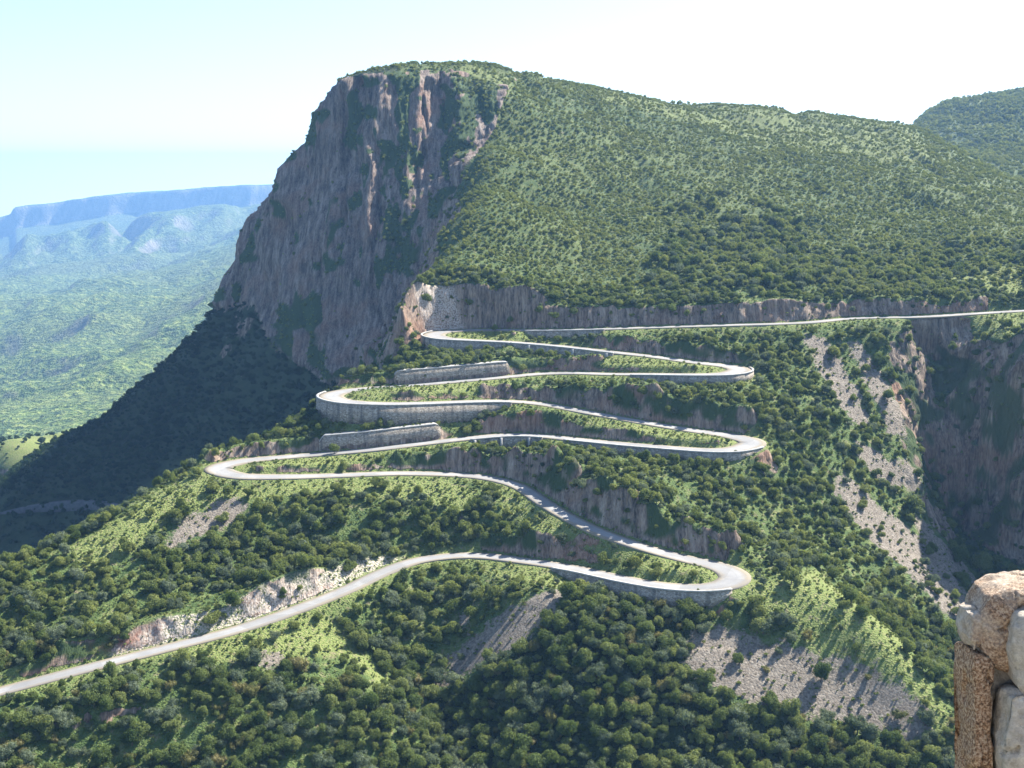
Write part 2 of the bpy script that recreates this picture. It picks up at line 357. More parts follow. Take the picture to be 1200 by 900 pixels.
SKYL = [(200,420),(262,345),(286,270),(302,247),(325,222),(336,188),(350,150),(372,124),(400,93),(430,83),(470,74),(500,70),(540,66),(600,73),(650,86),(700,99),(760,112),(800,115),(860,119),(920,123),(980,131),(1040,138),(1066,141),(1120,172),(1160,198),(1220,228)]
MX, MY = np.meshgrid(GX, GY)
ua = 600 + F * (MX / np.maximum(MY, 1)) * (CP - SP * -0.08)
sv_l = np.interp(ua, [p[0] for p in SKYL], [p[1] for p in SKYL]); bb = (450 - sv_l - 2) / F
zmax = (-SP + CP * bb) / (CP + SP * bb) * MY
over = H0 - zmax; wgt = smooth(255, 275, ua) * (1 - smooth(1080, 1200, ua)) * smooth(700, 740, MY) * (1 - smooth(1100, 1250, MY))
ks = 5.0
sv2 = np.interp(ua, [0, 1050, 1064, 1078, 1095, 1120, 1160, 1200, 1300, 1500], [160, 160, 141, 129, 119, 113, 107, 101, 88, 80]); bb2 = (450 - sv2 - 2) / F
sv3 = np.interp(ua, [-300, 0, 50, 110, 150, 200, 262, 300], [600, 514, 508, 492, 454, 414, 347, 240]); bb3 = (450 - sv3 - 1) / F
over3 = H0 - (-SP + CP * bb3) / (CP + SP * bb3) * MY; w3 = (1 - smooth(262, 275, ua)) * smooth(640, 700, MY) * (1 - smooth(1300, 1400, MY))
H0 = H0 - w3 * 4.0 * np.logaddexp(0, over3 / 4.0)
over2 = H0 - (-SP + CP * bb2) / (CP + SP * bb2) * MY; w2 = smooth(400, 500, ua) * smooth(1090, 1200, MY)
H0 = H0 - w2 * 8.0 * np.logaddexp(0, over2 / 8.0)
H0 = H0 - wgt * ks * np.logaddexp(0, over / ks)
# ------------------------------------------------------------------ cuttings, banks and walls beside the road
# (first index, last index, side of the course, height, run); side +1 = left-hand of travel
CUTS = [(-1,2.5,-1,5,4),(2.5,4.5,-1,8,4.5),(4.5,6.5,-1,10,5),(6.5,8.5,-1,9.5,5),(8.5,10,-1,11,5),(10,11.5,-1,15,5.5),(11.5,14.2,-1,18,6.5),
        (17,22.5,1,5.6,3.0),(25.2,27.5,-1,3.5,2.0),(27.5,30.0,-1,7,3.2),(33.4,34.8,-1,5,3),
        (38.0,40.5,1,3.6,2.0),(40.5,42,1,5.5,2.6),(42,44,1,7.5,3),(44,46.2,1,11,4.5),(46.2,47.3,1,8,4.2),(49.5,52,-1,2.6,1.6),(52,53.6,-1,4.5,2.2),(53.6,56.7,-1,6.5,2.8),(59.4,61.7,-1,5,2.5),
        (63.4,66,1,2.6,1.5),(66,68.4,1,7,3),(68.4,70,1,10,4.5),(70,73.5,1,13,6),(73.5,76.0,1,9,5.2),(78.5,81,-1,3,2),(81,83.0,-1,8,3.5),(83.0,84.2,-1,5,3),(85.5,87,-1,3,2.5),(87,93,-1,6.5,4),(93,97,-1,3,2)]
UPWALLS = [(30.0,33.4,-1,5.2),(56.7,59.4,-1,5.6)]
DOWNWALLS = [(13.2,17.0,-1,5.2),(17.0,19.2,-1,4.2),(22.7,26.4,1,3.0),(35.4,41.2,-1,7.2),(48.4,53.0,1,3.0),(53.7,56.3,1,4.0),(78.2,82.2,1,5.0),(8.6,10.2,1,3.0)]
from mathutils import kdtree
kd = kdtree.KDTree(len(RC))
for i, p in enumerate(RC): kd.insert((p[0], p[1], 0), i)
kd.balance()
h = 0.8
ux = np.arange(-344, 376, h); uy = np.arange(280, 600, h)
UX, UY = np.meshgrid(ux, uy)
near = np.full(UX.shape, -1); dist = np.full(UX.shape, 1e3)
cand = np.zeros(UX.shape, bool)
for p in RC[::3]:
    i0 = int((p[0] - 16 - ux[0]) / h); i1 = int((p[0] + 16 - ux[0]) / h); j0 = int((p[1] - 16 - uy[0]) / h); j1 = int((p[1] + 16 - uy[0]) / h)
    cand[max(j0, 0):max(j1, 0), max(i0, 0):max(i1, 0)] = True
for j, i in zip(*np.nonzero(cand)):
    _, k, d = kd.find((UX[j, i], UY[j, i], 0)); near[j, i] = k; dist[j, i] = d
k = np.maximum(near, 0)
side = np.sign((UX - RC[k, 0]) * NRM[k, 0] + (UY - RC[k, 1]) * NRM[k, 1]); o_ = dist - RW[k] / 2; ri = RI[k]
C_ = np.full(UX.shape, np.nan)
m = (near >= 0) & (o_ < 0.5); C_[m] = RC[k[m], 2] - 0.14
for a, b, s, hh, run in CUTS:
    q = (near >= 0) & (ri >= a) & (ri < b) & (side == s)
    fade = np.clip(np.minimum(ri - a, b - ri) * 2.0 + 0.5, 0, 1)
    m = q & (o_ >= 0.5) & (o_ < 1.6); C_[m] = RC[k[m], 2] - 0.25
    m = q & (o_ >= 1.8 + run) & (o_ < 2.8 + run); C_[m] = (RC[k, 2] + hh * (0.62 + 0.7 * vnoise(RI[k] * 2.3 + UX / 9, UY / 9, 6)))[m]
for a, b, s, hh in UPWALLS:
    q = (near >= 0) & (ri >= a) & (ri < b) & (side == s)
    m = q & (o_ >= 0.5) & (o_ < 1.1); C_[m] = RC[k[m], 2] - 0.2
    t_ = (ri - a) / (b - a); m = q & (o_ >= 1.7) & (o_ < 5.0); C_[m] = (RC[k, 2] + hh * np.minimum(1, np.minimum(t_, 1 - t_) * 14 + 0.6) + 0.1)[m]
for a, b, s, hh in DOWNWALLS:
    q = (near >= 0) & (ri >= a) & (ri < b) & (side == s)
    m = q & (o_ >= -0.4) & (o_ < 1.0); C_[m] = np.nan
    t_ = (ri - a) / (b - a); m = q & (o_ >= 1.0) & (o_ < 2.4); C_[m] = (RC[k, 2] - hh * np.minimum(1, np.minimum(t_, 1 - t_) * 5 + 0.1))[m]
def bil(gx, gy, Zg, x, y):
    i = np.clip(np.searchsorted(gx, x) - 1, 0, len(gx) - 2); j = np.clip(np.searchsorted(gy, y) - 1, 0, len(gy) - 2)
    a = np.clip((x - gx[i]) / (gx[i + 1] - gx[i]), 0, 1); b = np.clip((y - gy[j]) / (gy[j + 1] - gy[j]), 0, 1)
    return (Zg[j, i] * (1 - a) + Zg[j, i + 1] * a) * (1 - b) + (Zg[j + 1, i] * (1 - a) + Zg[j + 1, i + 1] * a) * b
U0 = bil(GX, GY, H0, UX, UY)
D = C_ - U0
def solve(D, lev, h, L=9.0):
    known = ~np.isnan(D)
    if lev > 0:
        ny, nx = D.shape; ny2, nx2 = (ny + 1) // 2, (nx + 1) // 2
        P = np.full((ny2 * 2, nx2 * 2), np.nan); P[:ny, :nx] = D
        blk = P.reshape(ny2, 2, nx2, 2).transpose(0, 2, 1, 3).reshape(ny2, nx2, 4)
        c = (~np.isnan(blk)).sum(2); ssum = np.nansum(blk, 2); Dc = np.where(c > 0, ssum / np.maximum(c, 1), np.nan)
        X = solve(Dc, lev - 1, h * 2, L)
        X = np.repeat(np.repeat(X, 2, 0), 2, 1)[:ny, :nx]
    else: X = np.zeros(D.shape)
    X = np.where(known, D, X); q = 1 / (4 + (h / L) ** 2)
    for _ in range(50):
        Y_ = X.copy()
        Y_[1:-1, 1:-1] = (X[:-2, 1:-1] + X[2:, 1:-1] + X[1:-1, :-2] + X[1:-1, 2:]) * q
        Y_[0] = Y_[-1] = 0; Y_[:, 0] = Y_[:, -1] = 0
        X = np.where(known, D, Y_)
    return X
DS = solve(D, 5, h)
MX, MY = np.meshgrid(GX, GY)
inside = (MX > ux[0]) & (MX < ux[-1]) & (MY > uy[0]) & (MY < uy[-1])
H = H0.copy(); H[inside] += bil(ux, uy, DS, MX[inside], MY[inside])
RD = np.full(H.shape, 60.0); RD[inside] = np.minimum(bil(ux, uy, np.minimum(o_, 60), MX[inside], MY[inside]), 60)   # distance from the carriageway
# the valley drops away under the viewpoint
# slope of the smooth ground
gy_, gx_ = np.gradient(H, GY, GX); SL = np.sqrt(gx_ ** 2 + gy_ ** 2)
farm = smooth(2.0, 7.0, RD)
U_, V_ = project(MX, MY, H)
rough_amp = 0.5 + 0.6 * smooth(600, 800, MY)
H = H + farm * (fbm(MX / 14, MY / 14, 5, 3) * 1.5 * rough_amp + fbm(MX / 60, MY / 60, 3, 9) * 2.2 * smooth(10, 40, RD))
# small gullies on the big slope
G = smooth(545, 600, MY) * (MX > -60)
H = H - G * 5.0 * smooth(0.62, 0.9, ridged(MX / 90 + 0.3 * fbm(MX / 60, MY / 60, 3, 5), MY / 260, 3, 31))
H = H + G * 1.2 * fbm(MX / 9, MY / 9, 3, 77)
gy_, gx_ = np.gradient(H, GY, GX); SL2 = np.sqrt(gx_ ** 2 + gy_ ** 2)
# cliffs: rock where the ground is steep; pushed in and out along its own face
CLIFF = [(596,92),(580,150),(548,200),(522,240),(497,290),(488,330),(485,385),(470,405),(450,432),(385,445),(318,402),(300,352),(255,360),(230,330),(300,235),(325,150),(390,75),(460,68),(540,66)]
cl = inpoly(CLIFF, U_, V_) & (MY > 585) & (MY < 900)
for _ in range(3):
    cl = cl.astype(float); cl[1:-1, 1:-1] = (cl[1:-1, 1:-1] * 2 + cl[:-2, 1:-1] + cl[2:, 1:-1] + cl[1:-1, :-2] + cl[1:-1, 2:]) / 6
rockm = np.clip(np.maximum(smooth(0.95, 1.35, SL2), cl), 0, 1)
rockm = rockm * np.where(cl > 0.05, np.maximum(smooth(0.55, 0.85, SL2), smooth(110, 140, V_)), 1)
rockm = np.where((MY > 560) & (cl < 0.05) & (MX < 0), rockm * smooth(1.3, 1.8, SL2), rockm)
gy_, gx_ = np.gradient(H0, GY, GX)
nx = -gx_; ny = -gy_; nl = np.sqrt(nx ** 2 + ny ** 2) + 1e-6; nx /= nl; ny /= nl
along = MX * 0.99 + MY * 0.13
zz = H
a1 = ridged(along / 26 + 0.4 * fbm(MX / 40, zz / 40, 3, 1), zz / 130, 3, 4) - 0.6
a2 = ridged(along / 7.5, zz / 36, 4, 14) - 0.6
a3 = fbm(MX / 3 + zz / 9, MY / 3 + zz / 4, 3, 24)
amp = cl * smooth(0.45, 1.1, SL2); rav = smooth(160, 176, MX) * (MY < 505)
a4 = smooth(0.80, 0.98, ridged(along / 11 + 0.25 * fbm(along / 5, zz / 14, 2, 8), zz / 90, 2, 19))
push = amp * (a1 * 20 + a2 * 10.0 + a3 * 1.2 - a4 * 6.0) + (rockm * (1 - cl) * smooth(1.2, 3, RD)) * (fbm(MX / 2.2, MY / 2.2 + zz / 5, 3, 41) * 1.3 + (ridged(MX / 6, zz / 14, 2, 55) - 0.6) * 1.5) + rockm * rav * ((ridged((MX + MY) / 16, zz / 50, 3, 56) - 0.6) * 12)
PX = MX + nx * push; PY = MY + ny * push; PZ = H.copy()

# ground classes, fixed to the ground itself
def zone(poly, y0, y1): return inpoly(poly, U_, V_) & (MY >= y0) & (MY <= y1)
def soft(mk, n=2):
    mk = mk.astype(float)
    for _ in range(n): mk[1:-1, 1:-1] = (mk[1:-1, 1:-1] + mk[:-2, 1:-1] + mk[2:, 1:-1] + mk[1:-1, :-2] + mk[1:-1, 2:]) / 5
    return mk
SCREE = [([(800,745),(850,735),(920,755),(1000,775),(1050,800),(1100,835),(1080,865),(1020,850),(950,840),(890,830),(840,808),(805,790)],285,345),
         ([(975,548),(1010,575),(1040,600),(1075,625),(1110,660),(1135,700),(1125,745),(1095,715),(1060,670),(1018,635),(985,590)],335,440),
         ([(1060,600),(1085,610),(1150,680),(1140,690),(1100,650)],390,460),
         ([(940,385),(965,395),(1000,450),(1020,500),(1000,500),(970,450),(945,410)],430,510),
         ([(985,395),(1010,400),(1045,460),(1070,510),(1050,520),(1020,460)],430,510),
         ([(1000,515),(1050,540),(1085,545),(1080,580),(1050,570),(1020,560)],410,470),
         ([(625,700),(660,685),(655,710),(600,760),(560,775),(515,815),(505,800),(540,755),(590,715)],320,365),
         ([(530,715),(560,700),(545,730),(530,745)],335,370),
         ([(185,640),(225,600),(270,580),(300,590),(280,610),(240,625),(200,650)],360,410),
         ([(302,762),(335,765),(325,790),(305,795)],300,345)]
scree = np.zeros(H.shape)
for p, a, b in SCREE: scree = np.maximum(scree, zone(p, a, b))
scree = soft(scree, 26)
GRASS = [([(520,389),(620,387),(625,397),(540,396.5)],512,540),([(690,411),(850,430),(842,437),(760,437),(700,428)],462,505),([(400,462),(500,451),(600,444),(600,452),(500,468),(410,469)],450,490),
         ([(690,486),(850,511),(870,518),(860,525),(780,521),(690,505)],410,460),([(270,547),(380,534),(460,527),(400,548),(280,556)],410,440),([(880,700),(900,680),(960,670),(985,700),(930,720),(880,715)],325,360),([(960,668),(1005,690),(1060,755),(1120,840),(1100,865),(1050,840),(1000,800),(950,785),(935,735),(900,715),(905,680)],285,350),
         ([(200,762),(280,745),(380,715),(420,760),(460,800),(450,810),(400,770),(330,770),(230,775)],300,350),([(560,655),(700,680),(690,695),(570,675)],340,375),
         ([(580,575),(610,585),(760,650),(840,670),(820,684),(700,650),(590,605)],335,412),([(130,590),(240,553),(250,575),(330,566),(520,562),(560,575),(540,600),(380,575),(200,600)],380,425),
         ([(80,640),(150,600),(200,590),(160,640),(100,670)],350,400),([(1090,370),(1210,366),(1210,400),(1130,385)],480,515),
         ([(700,88),(900,125),(1060,142),(1100,180),(1000,200),(850,150),(700,120)],800,1100),([(540,72),(600,90),(600,110),(540,80)],780,1000),
         ([(1100,330),(1200,310),(1200,350)],520,620),([(0,500),(110,480),(200,440),(120,500),(0,570)],800,1200)]
grass = np.zeros(H.shape)
for p, a, b in GRASS: grass = np.maximum(grass, zone(p, a, b))
grass = np.maximum(grass, smooth(5, 1, RD) * 0.8)
# the grassy islands inside the bends lie level between two legs of the road
grass = soft(np.where((scree > 0.5), 0, grass), 3)
grass = np.maximum(grass, 0.35 * smooth(560, 620, MY) * (MX > -70) * smooth(0.45, 0.6, vnoise(MX / 30, MY / 50, 8)))
vegc = smooth(0.40, 0.6, vnoise(MX / 7 + zz / 30, MY / 7 + zz / 16, 88) * .6 + .4 * vnoise(MX / 2.5, zz / 4, 89)) * smooth(1.5, 3, RD) * (1 - cl) * np.where(rav, 0.65, np.where((V_ < 392) & (MY > 495), 0.25, 0.75))
veg = cl * smooth(0.53, 0.62, vnoise(along / 12 + 0.6 * fbm(along / 9, zz / 20, 2, 70), zz / 26 + MY / 90, 71) * 0.5 + 0.3 * vnoise(along / 5, zz / 9, 72) + 0.2 * vnoise(along / 2.2, zz / 4, 73))
hr = soft(zone([(638,170),(700,176),(746,196),(738,212),(690,204),(650,186)],700,860) | zone([(536,262),(580,262),(578,276),(540,280)],600,720) | zone([(620,258),(650,262),(660,292),(640,285)],600,720), 3)
H_ = hr
veg = np.maximum(veg, vegc)
pale = np.maximum(soft(zone([(485,335),(530,328),(545,390),(500,390)],520,575), 3), soft(zone([(200,720),(440,650),(480,655),(470,668),(300,735),(130,775),(130,755)],310,392) & (RD < 9), 2)) * (SL2 > 0.6)
red = soft(zone([(100,757),(190,728),(195,745),(130,765)],315,335) & (SL2 > 0.5), 2)
rockm = np.clip(rockm * (1 - 0.9 * scree), 0, 1)

litter_shade = np.clip(soft(inpoly([(500,1100),(500,880),(505,825),(560,800),(640,720),(700,700),(790,712),(840,745),(800,800),(830,825),(900,845),(1000,880),(1060,890),(1300,1000),(1300,1100)], U_, V_) & (MY < 400), 6) + ((MX < -112) & (MY > 452) | (MX < -70) & (MY > 530)) * (MY < 900) * 1.0 + 0.35 * smooth(545, 580, MY) * (MX > -70), 0, 1)  # darker ground: litter in the wood, painted shade on the apron, slope toned down
ny_, nx_ = H.shape
ids = np.arange(ny_ * nx_).reshape(ny_, nx_)
Q = np.stack([ids[:-1, :-1], ids[:-1, 1:], ids[1:, 1:], ids[1:, :-1]], -1).reshape(-1, 4)
P3 = np.stack([PX, PY, PZ], -1).reshape(-1, 3)
fc = lambda a: (a[:-1, :-1] + a[:-1, 1:] + a[1:, 1:] + a[1:, :-1]).reshape(-1) / 4
cmask = fc(cl) > 0.35
mmask = (fc(MY) > 556 + 0 * fc(MX)) & (fc(MX) > -75) & ~cmask
amask = ((fc(MX) < -112 + (fc(MY) - 430) * 0.0) & (fc(MY) > 452) | (fc(MY) > 556)) & ~cmask & ~mmask
lmask = ~(cmask | mmask | amask)
def submesh(name, mask, lab):
    q = Q[mask]; used = np.unique(q); rem = np.zeros(ny_ * nx_, np.int64); rem[used] = np.arange(len(used))
    o = mesh_obj(name, P3[used], rem[q], M_TER, None, True); o['kind'] = 'structure'; o['label'] = lab
    for nm, arr in (('rock', rockm), ('scree', scree), ('grass', grass), ('veg', veg), ('pale', pale), ('red', red), ('litter_shade', litter_shade), ('cliff', cl)):
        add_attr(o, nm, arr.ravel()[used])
    return o
submesh('cliff', cmask, 'sheer shaded rock cliff on the left of the mountain')
submesh('mountain_slope', mmask, 'green bush-covered mountain slope above the top road')
submesh('valley_slope', amask, 'dark shaded slope below the cliff')
submesh('hillside', lmask, 'spur of hillside carrying the winding road')

# ------------------------------------------------------------------ road surface, kerbs, walls
kk = np.arange(len(RC)); hw = RW / 2 + 0.45
CS = [-1, -0.72, -0.4, 0, 0.4, 0.72, 1]
verts = []; n = len(RC); nc = len(CS)
for c in CS: verts.append(RC + NRM * (hw * c)[:, None] + np.array([0, 0, 0.06 * (1 - c * c)]))
V = np.stack(verts, 1).reshape(-1, 3)
skirtL = RC + NRM * (hw * 1.0)[:, None] - [0, 0, 0.5]; skirtR = RC - NRM * (hw * 1.0)[:, None] - [0, 0, 0.5]
fs = []
for i in range(n - 1):
    for c in range(nc - 1):
        a = i * nc + c; fs.append((a, a + nc, a + nc + 1, a + 1))
base = len(V); V = np.concatenate([V, skirtR, skirtL])
for i in range(n - 1):
    fs.append((base + i, base + i + 1, (i + 1) * nc, i * nc)); fs.append((i * nc + nc - 1, (i + 1) * nc + nc - 1, base + n + i + 1, base + n + i))
road = mesh_obj('road', V, np.array(fs), M_ROAD); road['kind'] = 'structure'; road['label'] = 'pale winding mountain road in stacked hairpin bends'
add_attr(road, 'across', np.concatenate([np.tile(CS, n), -np.ones(n), np.ones(n)]))

def prism(idx, o0, o1, z0, z1, batter=0.0, jit=0.0):
    """closed prism along the course: sideways offsets o0..o1 (arrays), heights z0..z1 (arrays, absolute)"""
    idx = np.asarray(idx); nn = len(idx)
    A = RC[idx] + NRM[idx] * o0[:, None]; B = RC[idx] + NRM[idx] * o1[:, None]; Bb = RC[idx] + NRM[idx] * (o1 + batter * np.sign(o1))[:, None]
    vs = []
    for i in range(nn):
        vs += [(A[i][0], A[i][1], z0[i]), (Bb[i][0], Bb[i][1], z0[i]), (B[i][0], B[i][1], z1[i]), (A[i][0], A[i][1], z1[i])]
    fs = []
    for i in range(nn - 1):
        for c in range(4):
            a = i * 4 + c; b = i * 4 + (c + 1) % 4; fs.append((a, b, b + 4, a + 4))
    fs += [(3, 2, 1, 0), tuple((nn - 1) * 4 + c for c in range(4))]
    return np.array(vs), fs
WLAB = ['curved pale stone retaining wall under the top left hairpin', 'shaded wall carrying the road right of the top left hairpin', 'low stone wall under the upper right hairpin', 'tall curved stone retaining wall under the middle left hairpin',
        'low stone wall under the middle right hairpin', 'short dark wall carrying the road over the wooded gully', 'curved stone retaining wall under the lowest right hairpin', 'small shaded wall below the highest straight road']
for (a, b, s, hh), lab in zip(DOWNWALLS, WLAB):
    ix = idx_range(a, b); t = (RI[ix] - a) / (b - a); hgt = hh * np.minimum(1, np.minimum(t, 1 - t) * 5 + 0.1)
    w = RW[ix] / 2
    v, f = prism(ix, s * (w + 0.47), s * (w + 1.1), RC[ix, 2] - hgt - 1.2, RC[ix, 2] - 0.02, 0.35)
    e = empty('retaining_wall', tuple(RC[ix[len(ix) // 2]])); tag(e, lab, 'wall', 'stone retaining walls along the road')
    loc = np.array(e.location)
    mesh_obj('masonry', v - loc, f, M_WALL, e)
    v, f = prism(ix, s * (w + 0.40), s * (w + 1.25), RC[ix, 2] - 0.015, RC[ix, 2] + 0.42)
    mesh_obj('coping', v - loc, f, M_CONC, e)
    if abs(a - 17.0) < .1 or abs(a - 53.7) < .1:
        for fr in (0.2, 0.62, 0.95):
            j = ix[int(fr * (len(ix) - 1))]; jj = np.arange(j, min(j + 2, len(RC)))
            v, f = prism(jj, s * (RW[jj] / 2 + 1.1), s * (RW[jj] / 2 + 2.0), RC[jj, 2] - hh - 3, RC[jj, 2] - 0.02)
            mesh_obj('buttress', v - loc, f, M_CONC, e)
for (a, b, s, hh), lab in zip(UPWALLS, ['shaded stone wall above the third road level, left of centre', 'long shaded stone wall below the middle left hairpin']):
    ix = idx_range(a, b); w = RW[ix] / 2; hh = hh * np.minimum(1, np.minimum((RI[ix] - a) / (b - a), 1 - (RI[ix] - a) / (b - a)) * 14 + 0.6)
    v, f = prism(ix, s * (w + 1.9), s * (w + 1.1), RC[ix, 2] - 1.0, RC[ix, 2] + hh + 0.1, -0.0)
    e = empty('retaining_wall', tuple(RC[ix[len(ix) // 2]])); tag(e, lab, 'wall', 'stone retaining walls along the road'); loc = np.array(e.location)
    mesh_obj('masonry', v - loc, f, M_WALL, e)
    v, f = prism(ix, s * (w + 4.4), s * (w + 1.0), RC[ix, 2] + hh + 0.1, RC[ix, 2] + hh + 0.35)
    mesh_obj('coping', v - loc, f, M_CONC, e)

# ------------------------------------------------------------------ far valley and plateau
FP = []
def fadd(*pts):
    for p in pts: FP.append(at(*p))
fadd((-300,640,1500),(0,560,1500),(150,520,1600),(300,500,1700),(-300,520,2100),(0,480,2100),(150,455,2200),(300,420,2300),(420,400,2300),(600,380,2300),(0,430,2900),(150,400,3000),(300,360,3000),(450,330,3000),(700,300,3000),(-300,450,2900),
     (0,385,4000),(120,365,4000),(200,345,4100),(300,305,4200),(400,280,4200),(700,260,4300),(-300,400,4000),(0,352,5200),(100,340,5200),(200,318,5200),(325,275,5200),(450,250,5200),(-300,360,5200),(700,240,5500),
     (0,336,6300),(100,326,6300),(200,305,6300),(325,285,6300),(-300,345,6300),(0,300,7500),(60,290,7500),(130,292,7500),(200,285,7500),(260,282,7500),(325,270,7500),(500,250,7500),(-300,310,7500),
     (0,272,8700),(60,267,8700),(130,262,8700),(200,255,8700),(250,250,8700),(325,246,8700),(500,240,8700),(-300,285,8700))
FPA = np.array(FP, float); XYf = FPA[:, :2] / 1000.0; Zf = FPA[:, 2]
wf = tps_fit(XYf, Zf, 0.01)
def tpsf(x, y):
    x = x / 1000.0; y = y / 1000.0; r = wf[-3] + wf[-2] * x + wf[-1] * y
    for k_ in range(len(XYf)): r = r + wf[k_] * kern((x - XYf[k_, 0]) ** 2 + (y - XYf[k_, 1]) ** 2)
    return r
aa = np.linspace(-0.95, 0.25, 520); yy = np.concatenate([np.geomspace(1400, 8600, 330), np.linspace(8625, 10400, 110), np.geomspace(10600, 14000, 12)])
AA, YY = np.meshgrid(aa, yy); XX = AA * YY
ZZ = tpsf(XX, np.minimum(YY, 8900))
bs = smooth(1600, 3000, YY)
ZZ = ZZ + smooth(6300, 7400, YY) * (ridged(XX / 420, YY / 900, 4, 171) - 0.6) * 210
ZZ = ZZ + bs * (ridged(XX / 1300 + 0.5 * fbm(XX / 900, YY / 900, 3, 3), YY / 2600, 5, 101) - 0.6) * (150 + 520 * smooth(5600, 7400, YY)) + fbm(XX / 160, YY / 160, 4, 106) * 26 * bs + fbm(XX / 40, YY / 40, 3, 109) * 6
def rimz_(a):
    u_ = 600 + F * a; v_ = np.interp(u_, [-700,-100,0,17,22,60,130,200,250,325,500,900], [300,262,257,252,244,240,229,222,218,216,212,205]); b_ = (450 - v_) / F
    return (-SP + CP * b_) / (CP + SP * b_) * 9500
for uc, vw, A_ in ((35, 34, 190), (78, 30, 150), (122, 34, 270), (165, 26, 150), (214, 36, 290), (262, 26, 170), (320, 40, 220), (400, 50, 260)):
    ac = (uc - 600) / F + 0.012 * fbm(YY / 900, YY * 0 + uc, 3, 140) + (YY - 8300) * -2.2e-6; wd = vw / F
    ZZ = ZZ + A_ * np.maximum(0, 1 - np.abs(AA - ac) / wd * (1 + 0.9 * fbm(XX / 420, YY / 420, 4, 141))) * smooth(6500, 8600, YY) * (1 - smooth(9000, 9500, YY) * 0.6)
capz = rimz_(AA) - 95 + 40 * fbm(XX / 260, YY / 260, 4, 145); ZZ = np.where(YY > 6500, capz - 30 * np.logaddexp(0, (capz - ZZ) / 30), ZZ)
# long low ridges on the valley floor
ZZ = ZZ + bs * (1 - smooth(5600, 6600, YY)) * (ridged((XX * 0.8 + YY * 0.35) / 620 + 0.4 * fbm(XX / 500, YY / 500, 3, 150), (YY - XX) / 2600, 4, 151) - 0.6) * 150
# plateau: a cliff band, its rim following the skyline of the photograph
uu = 600 + F * AA
rim_v = np.interp(uu, [-700,-100,0,17,22,60,130,200,250,325,500,900], [300,262,257,252,244,240,229,222,218,216,212,205])
rimz = ray_t = np.array(0); 
rimz = ((450 - rim_v) / F); rimz = (-SP + CP * rimz) / (CP + SP * rimz) * 9500
rimY = 9500 + 500 * fbm(XX / 1800, XX * 0 + 3.3, 4, 120) + 60 * fbm(XX / 150, XX * 0 + 9, 3, 121)
cb = smooth(-90, 20, YY - rimY)
foot = np.minimum(ZZ, rimz - 150 - 0.25 * np.maximum(rimY - YY, 0) * 0.4)
ZZ = np.where(YY > 7600, ZZ * (1 - smooth(7600, 8700, YY)) + foot * smooth(7600, 8700, YY), ZZ)
ZZ = ZZ * (1 - cb) + (rimz + 14 * fbm(XX / 220, YY / 400, 3, 130) - 0.04 * np.maximum(YY - rimY, 0)) * cb
ZZ = np.where(YY > 10500, ZZ - (YY - 10500) * 0.35, ZZ)
def far_mat():
    t = NT('far_forest')
    n1 = t.noise(0.0011, 5); n2 = t.noise(0.02, 5, rough=0.7); n3 = t.noise(0.06, 3, rough=0.7)
    c = t.ramp(n3, [(0.36, (0.04, 0.07, 0.020)), (0.5, (0.13, 0.18, 0.042)), (0.62, (0.24, 0.27, 0.08))])
    c = t.mix(t.ramp(n2, [(0.42, (0, 0, 0)), (0.62, (0.6, 0.6, 0.6))]), c, (0.040, 0.070, 0.028))
    c = t.mix(t.ramp(n1, [(0.45, (0, 0, 0)), (0.62, (0.4, 0.4, 0.4))]), c, (0.17, 0.18, 0.07))
    sep = t.n.new('ShaderNodeSeparateXYZ'); t.put(t.geo.outputs['Normal'], sep.inputs[0])
    st = t.ramp(sep.outputs[2], [(0.66, (1, 1, 1)), (0.88, (0, 0, 0))])
    rk = t.ramp(t.noise(0.02, 5, t.mp((1, 1, 0.3))), [(0.35, (0.16, 0.14, 0.12)), (0.65, (0.40, 0.34, 0.28))])
    c = t.mix(t.math('MULTIPLY', st, 0.8), c, rk)
    t.bump(t.math('ADD', n3, n2), 1.0, 22.0)
    return t.done(c)
M_FAR = far_mat()
ny2, nx2 = ZZ.shape; ids2 = np.arange(ny2 * nx2).reshape(ny2, nx2)
Q2 = np.stack([ids2[:-1, :-1], ids2[:-1, 1:], ids2[1:, 1:], ids2[1:, :-1]], -1).reshape(-1, 4); P2 = np.stack([XX, YY, ZZ], -1).reshape(-1, 3)
yq = P2[Q2][:, :, 1].mean(1)
for nm, mk, lab in (('valley', yq < 6300, 'wide green valley far below'), ('far_mountains', yq >= 6300, 'blue hazy plateau and its foothills beyond the valley')):
    q = Q2[mk]; used = np.unique(q); rem = np.zeros(len(P2), np.int64); rem[used] = np.arange(len(used))
    o = mesh_obj(nm, P2[used], rem[q], M_FAR, None, True); o['kind'] = 'structure'; o['label'] = lab
# lowland to the horizon
gm = NT('lowland'); gm = gm.done(gm.ramp(gm.noise(0.0004, 6), [(0.3, (0.10, 0.12, 0.05)), (0.7, (0.22, 0.19, 0.12))]))
rr = np.array([0, 8000, 16000, 32000, 60000.]); an = np.linspace(0, 2 * math.pi, 65)[:-1]
vs = [(0, 0, -2600)]; fs = []
for r_ in rr[1:]: vs += [(r_ * math.cos(a), r_ * math.sin(a), -2600) for a in an]
for i in range(64): fs.append((0, 1 + i, 1 + (i + 1) % 64))
for j in range(len(rr) - 2):
    for i in range(64): a = 1 + j * 64 + i; b = 1 + j * 64 + (i + 1) % 64; fs.append((a, a + 64, b + 64, b))
g = mesh_obj('lowland_ground', vs, fs, gm); g['kind'] = 'structure'

